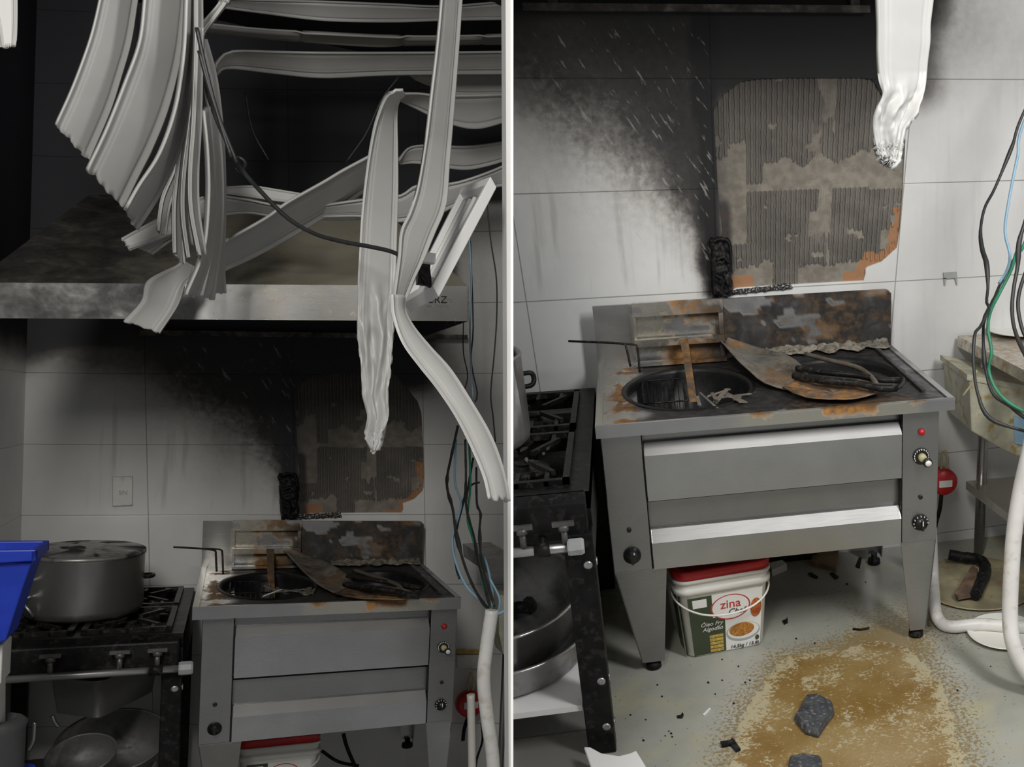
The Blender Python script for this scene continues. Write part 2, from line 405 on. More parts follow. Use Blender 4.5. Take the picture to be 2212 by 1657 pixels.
wallR, JR = wall_with_hole(R, 'wall_back', -.42, 2.35, -1.106, 1.25, 'white tiled wall behind the burnt fryer, right bay')

def patch_mat():
    t = NT('exposed_tile_adhesive'); a = t.attr(); sp = t.n('SeparateXYZ'); t.link(t.tc.outputs['Object'], sp.inputs[0])
    n1 = t.noise(6, 5); n2 = t.noise(28, 6)
    adh = t.mix(t.map(n1, .3, .7), (.10,.092,.083), (.165,.15,.132))
    flat = t.mix(t.map(n2, .3, .7), (.165,.148,.122), (.25,.225,.19))
    col = t.mix(t.map(a[0], .25, .75), flat, adh)
    col = t.mix(t.map(a[1], .3, .7), col, (.33,.17,.085))
    ds = t.math('ADD', a[2], t.math('MULTIPLY', t.math('SUBTRACT', n1, .5), .5))
    col = t.mix(t.map(ds, .1, .95, 0, .93), col, (.022,.02,.02))
    t.set(base=col, rough=.75); t.bump(n2, .4, .004); return t.m
M['patch'] = patch_mat()
def wall_patch(b, J):
    xs = [p[0] for p in J]; zs = [p[1] for p in J]; x0, x1, z0, z1 = min(xs)-.02, max(xs)+.02, min(zs)-.02, max(zs)+.02
    nu, nv = 300, 90; zm = (1.0-b.v[0])/b.v[2]
    def ridge(u, v):   # trowelled areas
        n_ = fbm(u*5, v*5, 9, 3)
        if abs(v-1.0) < .035: return 0
        m = .9
        if v < .22+.12*fbm(u*9, 0, 2, 2): m = 0 if fbm(u*4, .3, 5, 1) > -.12 else .9
        if 1.0 < v < 1.25+.2*fbm(u*6, 1, 4, 2) and u > 1.25: m = 0
        if u < 1.17 and .45 < v < 1.45+.2*n_: m = 0
        if u > 1.9 and v < .8 and n_ > -.15: m = 0
        if 1.5 < u < 1.62 and fbm(u*11, v*2.2, 1, 3) > .02: m = .2
        if n_ > .62: m = 0
        return m
    def f(s, q):
        x, z = x0+(x1-x0)*s, z0+(z1-z0)*q; u, v = b.uv(x, z)
        m = ridge(u, v); ph = (u*38) % 1
        h = .0045*m*(1 if .22 < ph < .78 else -.2)+.0012*fbm(x*30, z*30, 0, 3)
        return (x, .0105-h, z)
    def st(x, y, z):
        u, v = b.uv(x, z)
        e, _ = nearest(J, x, z)
        br = 1 if (e < .028*(1+fbm(x*14, z*14, 2, 2)*1.2) and v < .75 and (u > 1.7 or u < 1.2)) else 0
        if v < .14 and u < 1.2: br = 1
        dark = max(sstep(1.5, 2.05, v)*.75*sstep(2.05, 1.5, u), sstep(1.22, 1.0, u)*.7, 1.25*sstep(1.13, 1.05, u)*sstep(1.0, .8, v), sstep(1.2, 1.8, v)*.55*sstep(1.95, 1.6, u), .42*sstep(1.8, 1.3, u)*sstep(.05, .5, v))
        return (ridge(u, v), br, dark*.8)
    mb = MB(); mb.surf(f, nu, nv, .02, smooth=False)
    o = put(b, mb, 'exposed_adhesive', M['patch'], stain=st, origin=(0,0,0))
    return meta(o, None, None, None, 'structure')
oL = wall_patch(L, JL); oR = wall_patch(R, JR)
for o_, s_ in ((oL, 'left bay'), (oR, 'right bay')):
    o_.name = 'wall_patch'; o_['label'] = 'ridged grey tile adhesive showing where tiles came off the wall, '+s_

# left side wall of the far-left corner
mb = MB(); mb.surf(lambda s, q: (-.435, -3.2*(1-s), -1.45+4.2*q), 60, 90, None, False)
t_ = tile_mat(L, (.035,.036,.045))
def side_stain(x, y, z):
    u, v = L.uv(-.435, z); return (max(sstep(2.0, 2.75, v-.1*y+.1*fbm(y*4, z*4, 0, 2)), sstep(2.2,1.7,v)*0), .2, 0)
o = put(L, mb, 'wall_left', t_, stain=side_stain, origin=(0,0,0), free=True); m_ = o.modifiers.new('thickness', 'SOLIDIFY'); m_.thickness = .02; m_.offset = 1
meta(o, 'white tiled side wall at the far left, black with soot at the top', None, None, 'structure')
mb = MB(); mb.box(-.46, 1.9, -3.4, .02, 2.15, 2.2)
o = put(L, mb, 'ceiling', simple('soot_blackened_ceiling', (.03,.03,.034), .8), origin=(0,0,0)); meta(o, 'soot-blackened ceiling void above the hanging plastic strips', None, None, 'structure')
mb = MB(); mb.box(-.46, 1.9, -3.0, .02, -1.45, -1.40)
o = put(L, mb, 'floor', simple('dim_grey_floor', (.3,.3,.28), .5), origin=(0,0,0)); meta(o, 'grey floor under the range, left bay', None, None, 'structure')

def floor_mat():
    t = NT('greasy_grey_floor'); a = t.attr(); sp = t.n('SeparateXYZ'); t.link(t.tc.outputs['Object'], sp.inputs[0])
    n1 = t.noise(2.5, 5); n2 = t.noise(30, 6); sp_ = t.noise(75, 2); yl = t.noise(4, 5, dist=.4)
    col = t.mix(t.map(n1, .3, .7), (.29,.295,.26), (.41,.415,.375))
    col = t.mix(t.math('MULTIPLY', t.map(yl, .5, .75), .6), col, (.46,.43,.24))
    col = t.mix(t.map(t.math('ADD', a[1], t.math('MULTIPLY', t.math('SUBTRACT', t.noise(85, 5, rough=.7), .5), 3.2)), .42, .7), col, (.25,.19,.09))
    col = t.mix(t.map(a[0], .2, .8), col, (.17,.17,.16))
    fx = t.math('ABSOLUTE', t.math('SUBTRACT', t.math('FRACT', t.math('ADD', t.math('MULTIPLY', sp.outputs[0], 2.2), .84)), .5))
    fy = t.math('ABSOLUTE', t.math('SUBTRACT', t.math('FRACT', t.math('ADD', t.math('MULTIPLY', sp.outputs[1], 2.2), .75)), .5))
    jt = t.math('MULTIPLY', t.math('MAXIMUM', t.map(fx, .004, .009, 1, 0), t.map(fy, .004, .009, 1, 0)), a[0])
    col = t.mix(jt, col, (.07,.07,.07))
    col = t.mix(t.map(sp_, .70, .74), col, (.06,.055,.045))
    sc_ = t.noise(7, 2, dist=1.5)
    t.set(base=col, rough=t.map(n1, .3, .7, .22, .42), spec=.5); t.bump(n2, .15, .002); return t.m
mb = MB(); mb.surf(lambda s, q: (-.45+2.85*s, -3.0+3.0*q, R.zf), 140, 150, None, False)
PD = [(1560,1700),(1585,1620),(1600,1565),(1622,1520),(1650,1480),(1676,1440),(1700,1422),(1760,1408),(1830,1402),(1880,1386),(1925,1388),(1950,1398),(1972,1412),(2000,1440),(2018,1462),(2042,1490),(2048,1525),(2060,1560),(2076,1600),(2080,1640),(2088,1720),(1950,1760),(1750,1765),(1560,1730)]
PDW = np.array([R.Z(R.zf, *p)[:2] for p in PD])
PDD = np.array(cat([(*p, 0) for p in PDW], 160))[:, :2]
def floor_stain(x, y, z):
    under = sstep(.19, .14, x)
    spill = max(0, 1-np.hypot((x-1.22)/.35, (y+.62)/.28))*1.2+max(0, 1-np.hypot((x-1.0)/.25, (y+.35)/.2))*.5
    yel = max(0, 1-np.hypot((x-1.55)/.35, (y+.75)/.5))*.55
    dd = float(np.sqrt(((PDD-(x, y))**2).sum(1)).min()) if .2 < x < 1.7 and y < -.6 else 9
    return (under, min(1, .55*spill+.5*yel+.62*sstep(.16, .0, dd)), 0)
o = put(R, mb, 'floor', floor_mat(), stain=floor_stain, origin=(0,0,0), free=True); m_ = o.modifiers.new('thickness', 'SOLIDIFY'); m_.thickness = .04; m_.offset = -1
meta(o, 'pale greasy floor with scattered crumbs of char, right bay', None, None, 'structure')

mb = MB(); mb.slab([(-2.5,-7.4,-1.45),(3.2,-7.4,-1.45),(3.2,-7.4,3.0),(-2.5,-7.4,3.0)], (0,-.1,0))
o = put(L, mb, 'added_rear_wall', simple('dull_grey_added_wall', (.09,.088,.085), .7), cut=False); meta(o, 'added dull grey wall behind the viewer, darkening the left bay reflections', None, None, 'structure')  # unseen wall added behind the camera so the left steel reflects something dark
# added white partition, edge-on, keeping light and view of the bays apart
cc = lambda X, Y, Z: R.C + R.A.T @ np.array([X, Y, Z])
k_ = -(PX-1106)/F; mb = MB(); nn = R.A.T @ _K*.0016; P4 = []
for Zc, lo, hi in ((1.25, -.75, .55), (7.0, -4.2, 2.4)): P4.append((cc(k_*Zc, lo, Zc), cc(k_*Zc, hi, Zc)))
pts = [P4[0][1], P4[1][1], P4[1][0], P4[0][0]]
mb.slab([p-nn for p in pts], nn*2)
o = put(R, mb, 'added_partition', M['bright_white'], cut=False, origin=pts[0]); meta(o, 'added thin white partition, edge-on, dividing the light and view of the two bays', None, None, 'structure')
# pale door jamb that closes the left bay
a_ = [L.Y(-2.2, *p) for p in ((1099,1700),(1109,1700),(1109,-20),(1092,-20))]
mb = MB(); mb.slab(a_, (0,.05,0))
o = put(L, mb, 'trim_1', M['bright_white']); meta(o, 'narrow pale door jamb beside the added partition', None, None, 'structure')

# ------------------------------------------------------------------ fryer
def rimpt(an, cx, cy, x0, x1, y0, y1):
    dx, dy = math.cos(an), math.sin(an); t = 1e9
    if dx > 1e-9: t = min(t, (x1-cx)/dx)
    if dx < -1e-9: t = min(t, (x0-cx)/dx)
    if dy > 1e-9: t = min(t, (y1-cy)/dy)
    if dy < -1e-9: t = min(t, (y0-cy)/dy)
    return cx+dx*t, cy+dy*t
def fryer(b, label):
    x0, x1, yf, yb, zt, zs, zb, zf = b.x0, b.x1, b.yf, b.yb, b.zt, b.zs, b.zbb, b.zf
    W_, D_ = x1-x0, yb-yf; X = lambda u: x0+u*W_; bx = lambda u: b.xl+u*(b.xr-b.xl)
    za = zt-b.zr; H = za-zb; Zv = lambda f: za-f*H; fy = yf+.03*D_
    T = thing(b, 'double_fryer', label, 'fryer', (x0, yf, zf))
    # deck
    c1, c2 = (X(.273), yf+.47*D_), (X(.74), yf+.46*D_); rx, ry = .19*W_, .335*D_
    def deck_stain(x, y, z):
        u, w = (x-x0)/W_, (y-yf)/D_; n = fbm(u*6, w*6, 1, 4)
        s = .12+.88*sstep(.07, .16, u+.06*n)
        s *= sstep(.0, .035, w); s = max(s, .8*sstep(.8, .95, w)*sstep(.1,.3,u))
        if u > .93: s *= .7
        ru = .9*sstep(.02, .07, u)*sstep(.16, .1, u)*(1 if n > -.25 else .2)+.5*sstep(.1, .0, u)*(n > .1)+.7*sstep(.5,.6,u)*sstep(.95,.8,u)*sstep(.22,.1,w)
        if .6 < u < .85 and w < .1: s *= .8
        return (min(1, s), min(1, ru), .8 if (u < .1) else 0)
    mb = MB(); n = 96; zz = lambda u: zt
    for (cx, cy), xa, xb in ((c1, x0, X(.507)), (c2, X(.507), x1)):
        V = []
        K = 12
        for k in range(K+1):
            for j in range(n):
                an = 2*math.pi*j/n+.0001; ex, ey = cx+rx*math.cos(an), cy+ry*math.sin(an)
                q = rimpt(math.atan2(ry*math.sin(an), rx*math.cos(an)), cx, cy, xa, xb, yf, yb); t = k/K
                h = zt-.006 if t > .0 else zt-.012
                V.append((lerp(ex, q[0], t), lerp(ey, q[1], t), h))
        mb.add(V, [(k*n+j, (k+1)*n+j, (k+1)*n+(j+1) % n, k*n+(j+1) % n) for k in range(K) for j in range(n)], False)
    mb.box(x0, x0+.02, yf, yb, za, zt).box(x1-.02, x1, yf, yb, za, zt).box(x0+.02, x1-.02, yb-.02, yb, za, zt)
    mb.box(X(.93), X(.945), yf+.12*D_, yb-.1*D_, zt-.004, zt+.004)
    # corners of the two ring patches do not meet the rectangle exactly: close them below
    mb.surf(lambda s, q: (lerp(x0+.01, x1-.01, s), lerp(yf+.01, yb-.01, q), zt-.0065), 1, 1)
    mb2 = MB(); mb2.v, mb2.f, mb2.sm = mb.v[:-4], mb.f[:-1], mb.sm[:-1]
    for (cx, cy), xa, xb in ((c1, x0, X(.507)), (c2, X(.507), x1)):
        P = [rimpt(math.atan2(ry*math.sin(a), rx*math.cos(a)), cx, cy, xa, xb, yf, yb) for a in [2*math.pi*j/n+.0001 for j in range(n)]]
        for xs in (xa, xb):
            for ys in (yf, yb):
                for j in range(n):
                    p, q = P[j], P[(j+1) % n]
                    if abs(p[0]-q[0]) > 1e-6 and abs(p[1]-q[1]) > 1e-6 and math.hypot(p[0]-xs, p[1]-ys) < .12 and math.hypot(q[0]-xs, q[1]-ys) < .12:
                        mb2.add([(p[0],p[1],zt-.006), (xs, ys, zt-.006), (q[0],q[1],zt-.006)], [(0,1,2)])
    top = put(b, mb2, 'worktop', M['steel'], T, stain=deck_stain)
    def apron_stain(x, y, z):
        u, q = (x-x0)/W_, (z-za)/(zt-za)
        r_ = .9*sstep(.60,.63,u)*sstep(.80,.76,u)*sstep(-.3,.8,q)+.75*sstep(.40,.43,u)*sstep(.5,.46,u)*sstep(.2,.9,q)+.6*sstep(.84,.87,u)*sstep(.93,.9,u)*sstep(.2,.9,q)
        return (.5*sstep(.75, 1.0, q)*sstep(.2,.4,u), r_, .75*sstep(.3, .45, u)*sstep(.95,.85,u))
    mb = MB(); mb.surf(lambda s, q: (lerp(x0, x1, s), yf, lerp(zt, za, q)), 90, 6, .012, False)
    put(b, mb, 'front_rim', M['steel'], T, stain=apron_stain, bevel=.0)
    for (cx, cy) in (c1, c2):
        mb = MB(); mb.lathe([(rx+.012, 0), (rx+.008, .004), (rx-.004, .0), (rx-.008, -.012), (rx*.97, -.03), (rx*.9, -.1), (rx*.7, -.17), (rx*.35, -.2), (0, -.205)], (cx, cy, zt-.005), 64, sy=ry/rx, cap=False)
        put(b, mb, 'fryer_bowl', M['bowl'], T)
    # splashback
    zl = lambda f: lerp(zt, zs, f)
    def back_stain(x, y, z):
        u, q = (x-x0)/W_, (z-zt)/(zs-zt); n = fbm(u*5, q*2.2, 4, 4)
        s = sstep(.30, .5, u+.12*n)*(.46+.55*fbm(u*6, q*2.4, 21, 4))-.45*math.exp(-((u-.5)/.06)**2-((q-.45)/.5)**2)-.15*(n > .25)
        s = max(s, .2*sstep(.11,.13,u)+.7*sstep(.25,.45,u)*(n > -.1))
        r_ = .75*sstep(.16,.24,u)*sstep(.5,.4,u)*(.6+n)+.6*sstep(.45,.6,u)*sstep(-.35,.3,fbm(u*7,q*3,11,4))+.5*math.exp(-((u-.84)/.06)**2)*sstep(0,.6,q)
        return (min(1, max(0, s)), min(1, max(0, r_)), .9 if (.12 < u < .4 and n > -.2) else 0)
    mb = MB(); rr = .02; prof = [(x0, zt-.01), (x1, zt-.01)]+[(x1-rr+rr*math.cos(a), zs-rr+rr*math.sin(a)) for a in [k*math.pi/12 for k in range(7)]]+[(x0, zs)]
    nx = 90
    mb.surf(lambda s, q: (lerp(x0, x1, s), yb-.012, lerp(zt-.01, zs-(max(0, (lerp(x0,x1,s)-(x1-rr))/rr)**2)*rr*.8, q)), nx, 16, -.014, False)
    sb = put(b, mb, 'splashback', M['steel'], T, stain=back_stain)
    mb = MB(); sub = lambda x_a, x_b, ya, yb_, z0, z1: mb.surf(lambda s, q: (lerp(x_a, x_b, s), ya, lerp(z0, z1, q)), 24, 2, -(yb_-ya), False)
    sub(X(.125), X(.42), yb-.032, yb-.012, zl(.80), zl(1.03)); sub(X(.125), X(.42), yb-.04, yb-.012, zl(.30), zl(.42)); sub(X(.125), X(.42), yb-.055, yb-.012, zl(.0), zl(.05))
    sub(X(.125), X(.135), yb-.03, yb-.012, zl(.0), zl(1.0)); sub(X(.405), X(.42), yb-.03, yb-.012, zl(.0), zl(1.0))
    put(b, mb, 'back_rail', M['steel'], T, stain=back_stain)
    mb = MB(); a_ = X(.285); mb.slab([(a_-.014, yb-.055, zl(.42)), (a_+.014, yb-.055, zl(.42)), (a_+.012, c1[1]+.02, zt-.06), (a_-.012, c1[1]+.02, zt-.06)], (0,-.006,0))
    put(b, mb, 'basket_hanger_bar', M['burnt'], T, stain=lambda x, y, z: (.45, .6, 0))
    # body: two side posts, recessed front, two doors with bevelled grips
    def st_front(x, y, z): 
        u = (x-x0)/W_; return (0, 0, .35*sstep(.55,.62,u)*sstep(.9,.8,u)*sstep(zb,za,z) if abs(fbm(u*26, z*1.5, 2, 2)) < .1 else 0)
    mb = MB(); mb.box(b.xl, bx(.113), fy, yb, zb, za)
    lp = put(b, mb, 'side_panel', M['steel_dark'], T, bevel=.002)
    mb = MB(); mb.box(bx(.887), b.xr, fy, yb, zb, za)
    rp = put(b, mb, 'side_panel', M['steel_dark'], T, bevel=.002)
    mb = MB(); xa_, xb_ = bx(.113)+.002, bx(.887)-.002; mb.box(xa_, xb_, fy+.035, fy+.045, zb+.004, za).box(xa_, xb_, yb-.01, yb, zb+.004, za).box(xa_, xb_, fy+.045, yb-.01, zb+.004, zb+.014)
    put(b, mb, 'body', M['steel_dark'], T)
    g = .022
    for f0, f1, f2 in ((.095, .165, .49), (.725, .80, .998)):
        P = [(fy+g, Zv(f0-.0)), (fy-.008, Zv(f1)), (fy-.008, Zv(f2)), (fy+.034, Zv(f2)), (fy+.034, Zv(f0))]
        xa, xb = bx(.113)+.005, bx(.887)-.005
        mb = MB(); mb.slab([(xa, y, z) for y, z in P], (xb-xa, 0, 0)); d = put(b, mb, 'door', M['steel'], T)
        e = .0015; mb = MB(); q0, q1 = P[0], P[1]
        mb.slab([(xa+.002, q0[0]-e, q0[1]+.001), (xa+.002, q1[0]-e, q1[1]), (xb-.002, q1[0]-e, q1[1]), (xb-.002, q0[0]-e, q0[1]+.001)], (0, .001, 0))
        put(b, mb, 'grip_edge', M['steel_bright'], d, stain=lambda x, y, z: (0, 0, 0), label='bright bevelled grip edge')
    mb = MB(); mb.box(bx(.113)+.002, bx(.887)-.002, fy+.022, fy+.036, Zv(.5), Zv(.52)); mb.box(bx(.113), bx(.113)+.003, fy+.0, fy+.03, zb, za).box(bx(.887)-.003, bx(.887), fy, fy+.03, zb, za)
    put(b, mb, 'door_gap_shade', M['char'], T)  # dark strips painted in for the shade of the gaps round the doors
    # knobs
    kr = .026*(b.xr-b.xl)
    def knob(u, f, kind):
        c = np.array((bx(u), fy-.001, Zv(f)))
        mb = MB()
        if kind == 'hole':
            mb.lathe([(.007, 0), (.007, .004), (.004, .005), (0, .002)], c, 20, (0,-1,0)); return put(b, mb, 'indicator_lamp', M['knob'], T, label='small unlit black indicator')
        if kind == 'red':
            mb.lathe([(.011, 0), (.011, .005), (.008, .011), (0, .013)], c, 20, (0,-1,0)); return put(b, mb, 'indicator_lamp', M['red'], T, label='red indicator lamp')
        if kind == 'dial':
            mb.lathe([(kr, 0), (kr, .004), (kr*.8, .006), (0, .006)], c, 32, (0,-1,0)); k = put(b, mb, 'temperature_dial', M['knob'], T)
            mb = MB()
            for i in range(13):
                an = math.radians(-30+20*i); p = c+np.array((math.cos(an), 0, math.sin(an)))*kr*.86; mb.box(p[0]-.0012, p[0]+.0012, p[1]-.0065, p[1]-.004, p[2]-.0025, p[2]+.0025)
            put(b, mb, 'dial_mark', M['label_white'], k)
            mb = MB(); mb.lathe([(kr*.5, 0), (kr*.45, .02), (0, .02)], c+np.array((0,-.006,0)), 24, (0,-1,0)); put(b, mb, 'dial_hub', M['beige'], k, label='yellowed hub')
            mb = MB(); mb.lathe([(kr*.55, 0), (kr*.55, .012), (kr*.44, .016), (0, .016)], c+np.array((.012,-.024,-.012)), 24, (0,-1,0)); put(b, mb, 'knob', M['knob'], k)
            mb = MB(); mb.lathe([(kr*.38, 0), (kr*.38, .002), (0, .002)], c+np.array((.012,-.04,-.012)), 24, (0,-1,0)); put(b, mb, 'knob_cap', M['label_white'], k, label='white cap')
            return k
        mb.lathe([(kr, 0), (kr, .006), (kr*.75, .012), (kr*.68, .024), (0, .026)], c, 32, (0,-1,0)); mb.box(c[0]-kr*.16, c[0]+kr*.16, c[1]-.034, c[1]-.02, c[2]-kr*.66, c[2]+kr*.66)
        k = put(b, mb, 'control_knob', M['knob'], T)
        if kind == 'num':
            mb = MB()
            for i in range(9):
                an = math.radians(-30+30*i); p = c+np.array((math.cos(an), 0, math.sin(an)))*kr*.86; mb.box(p[0]-.0012, p[0]+.0012, p[1]-.012, p[1]-.005, p[2]-.002, p[2]+.002)
            mb.box(c[0]-.0015, c[0]+.0015, c[1]-.036, c[1]-.03, c[2], c[2]+kr*.6); put(b, mb, 'knob_mark', M['label_white'], k)
        return k
    knob(.055, .69, 'hole'); knob(.057, .88, 'knob'); knob(.945, .165, 'red'); knob(.945, .345, 'dial'); knob(.945, .655, 'hole'); knob(.945, .85, 'num')
    # legs: folded sheet, tapering to a rubber foot
    for s, (ua, ub, uc, ud) in (('l', (.0, .155, .055, .125)), ('r', (.885, 1.0, .93, .985))):
        for back in (0, 1):
            ya, dz = (fy+.004, 1) if not back else (yb-.02, -1)
            P = [(bx(ua), ya, zb), (bx(ub), ya, zb), (bx(ud), ya+.04*dz, zf+.035), (bx(uc), ya+.04*dz, zf+.035)]
            mb = MB(); mb.slab(P, (0, .004*dz, 0))
            xo, xi = ((ua, uc) if s == 'l' else (ub, ud)); w_ = .13*D_*dz
            Q = [(bx(xo), ya, zb), (bx(xo), ya+w_, zb), (bx(xi), ya+.04*dz+w_*.45, zf+.035), (bx(xi), ya+.04*dz, zf+.035)]
            mb.slab(Q, (.004 if s == 'l' else -.004, 0, 0))
            mb.box(bx(ua)+.001, bx(ub)-.001, min(ya, ya+.004*dz)-.001, max(ya, ya+.004*dz), zb-.005, zb)
            lg = put(b, mb, 'leg', M['steel_dark'], T)
            mb = MB(); fx = bx((uc+ud)/2); mb.lathe([(.012, .045), (.012, .025), (.024, .022), (.026, .004), (.022, 0), (0, 0)], (fx, ya+(.04+.025)*dz, zf), 20)
            put(b, mb, 'rubber_foot', M['char'], lg)
    return T
fryer(L, 'scorched stainless double fryer beside the black range, far view')
fryer(R, 'scorched stainless double fryer standing over the red-lidded tub, close view')

# burnt sheets and bars lying on the fryer
def px(b, *pts):   # (x, y pixel, axis, value) -> bay point
    return [b.on(ax, v, x, y) for x, y, ax, v in pts]
def debris(b, f, S, tag):
    zt, yb = b.zt, b.yb
    st = lambda x, y, z: (.55+.3*fbm(x*9, y*9, z*9, 3), .35+.5*fbm(x*7+3, y*7, z*7, 3), .4)
    A_ = px(b, *[(f(p)[0], f(p)[1], ax, v) for p, ax, v in S['chute']])
    mb = MB(); n_ = len(A_); cen = sum(A_)/n_
    def sf(u, w):
        k = u*(n_//2-1+0.0); P = cat(A_[:n_//2], 13); Q = cat(A_[n_//2:][::-1], 13); i = min(12, int(round(u*12)))
        return lerp(P[i], Q[i], w)+np.array((0, 0, -.018*math.sin(w*math.pi)+.004*fbm(u*5, w*5, 2, 2)))
    mb.surf(sf, 12, 10, .004)
    o = put(b, mb, 'scorched_chute', M['burnt'], stain=st); meta(o, 'bent scorched metal chute leaning on the fryer splashback, '+tag, 'metal sheet')
    mb = MB(); P = px(b, *[(f(p)[0], f(p)[1], ax, v) for p, ax, v in S['lid']]); c = sum(P)/len(P)
    P = cat(P+[P[0]], 33)[:-1]
    mb.surf(lambda u, w: lerp(c+np.array((0,0,-.015)), P[int(round(u*32)) % 32], w)+np.array((0,0,.006*fbm(u*8, w*3, 1, 2))), 32, 8, .004)
    o = put(b, mb, 'warped_lid', M['burnt'], stain=lambda x, y, z: (.3+.4*sstep(.0, .5, fbm(x*8, y*8, 5, 2)), .55, .2)); meta(o, 'warped rust-brown sheet over the right-hand fryer bowl, '+tag, 'metal sheet')
    for key, nm, r_, lb in (('bar1', 'blackened_tongs', .012, 'thick black curved tongs across the right-hand fryer bowl, '), ('bar2', 'scorched_rod', .008, 'thin scorched rod bent behind the right-hand fryer bowl, ')):
        mb = MB(); mb.tube(px(b, *[(f(p)[0], f(p)[1], ax, v) for p, ax, v in S[key]]), r_, 8)
        if key == 'bar1': mb.tube(px(b, *[(f((p[0]+6, p[1]-17))[0], f((p[0]+6, p[1]-17))[1], ax, v) for p, ax, v in S[key]]), r_*.8, 8)
        o = put(b, mb, nm, M['burnt'] if key == 'bar2' else M['iron'], stain=(lambda x, y, z: (.6, .3, .3))); meta(o, lb+tag, 'tongs' if key == 'bar1' else 'rod')
    # crust of burnt fat along the foot of the splashback
    mb = MB(); x0, x1 = lerp(b.x0, b.x1, .56), lerp(b.x0, b.x1, .985)
    mb.surf(lambda u, w: (lerp(x0, x1, u), yb-.016-.10*w*(.6+.5*fbm(u*9, 1, 2, 2)), zt+.002+.03*(1-w)*(.7+.6*fbm(u*14, w*3, 7, 3))), 60, 8, .003)
    o = put(b, mb, 'burnt_fat_crust', simple('flaky_burnt_fat', (.3,.27,.22), .7, 0, .6, 30, .9, (.05,.045,.04))); meta(o, 'flaky crust of burnt fat at the splashback foot, '+tag, 'crust')
    # shards in the left bowl
    c = np.array((lerp(b.x0, b.x1, .36), lerp(b.yf, b.yb, .24), zt+.004))
    for k in range(9):
        mb = MB(); a = rng.uniform(0, 3.14); l_ = rng.uniform(.02, .06); q = c+np.array((rng.uniform(-.08,.07), rng.uniform(-.05,.05), 0)); d = np.array((math.cos(a), math.sin(a), rng.uniform(-.1,.4)))*l_; w_ = np.array((-math.sin(a), math.cos(a), 0))*rng.uniform(.004,.012)
        mb.slab([q-d-w_, q+d-w_*.5, q+d*.9+w_, q-d*.8+w_], (0,0,.003))
        o = put(b, mb, 'burnt_shard', M['alu'] if k % 2 else M['burnt'], stain=lambda x, y, z: (.1, .2, .3)); meta(o, 'small metal shard at the front of the left-hand fryer bowl, '+tag, 'scrap', 'scraps in the left fryer bowl, '+tag)
idt = lambda p: p
def toL(p):   # the same spot of the fryer as seen in the far view
    w_ = R.on(2, R.zt, *p); u, v = (w_[0]-R.x0)/(R.x1-R.x0), (w_[1]-R.yf)/(R.yb-R.yf)
    q = L.A @ (np.array((lerp(L.x0, L.x1, u), lerp(L.yf, L.yb, v), L.zt))-L.C); return PX+F*q[0]/q[2], PY+F*q[1]/q[2]
zR, zL = R.zt, L.zt
def rel(lst, b):
    k = (b.x1-b.x0)/(R.x1-R.x0); return lst
SR = dict(
 chute=[((1553,730),1,-.09),((1598,780),2,zR+.06),((1650,825),2,zR+.02),((1705,842),2,zR+.006), ((1748,812),2,zR+.02),((1712,772),2,zR+.05),((1640,750),1,-.12),((1572,729),1,-.1)],
 lid=[((1690,838),2,zR+.01),((1740,858),2,zR+.012),((1830,864),2,zR+.012),((1900,848),2,zR+.012),((1880,826),2,zR+.03),((1800,818),2,zR+.04),((1730,818),2,zR+.03)],
 bar1=[((1715,812),2,zR+.04),((1780,822),2,zR+.045),((1850,828),2,zR+.04),((1900,838),2,zR+.035),((1937,838),2,zR+.03)],
 bar2=[((1740,765),2,zR+.05),((1790,778),2,zR+.05),((1850,793),2,zR+.045),((1880,812),2,zR+.04),((1895,832),2,zR+.04)])
SL = dict(
 chute=[((612,1185),1,-.1),((645,1222),2,zL+.06),((685,1260),2,zL+.02),((730,1284),2,zL+.006), ((768,1264),2,zL+.02),((738,1232),2,zL+.05),((680,1203),1,-.15),((630,1187),1,-.12)],
 lid=[((722,1283),2,zL+.01),((770,1292),2,zL+.012),((860,1296),2,zL+.012),((905,1290),2,zL+.012),((880,1274),2,zL+.03),((820,1268),2,zL+.04),((760,1268),2,zL+.03)],
 bar1=[((745,1262),2,zL+.04),((800,1270),2,zL+.045),((850,1277),2,zL+.04),((880,1284),2,zL+.035),((905,1288),2,zL+.03)],
 bar2=[((765,1232),2,zL+.05),((800,1243),2,zL+.05),((840,1256),2,zL+.045),((862,1266),2,zL+.04),((870,1278),2,zL+.04)])
debris(R, idt, SR, 'close view'); debris(L, idt, SL, 'far view')

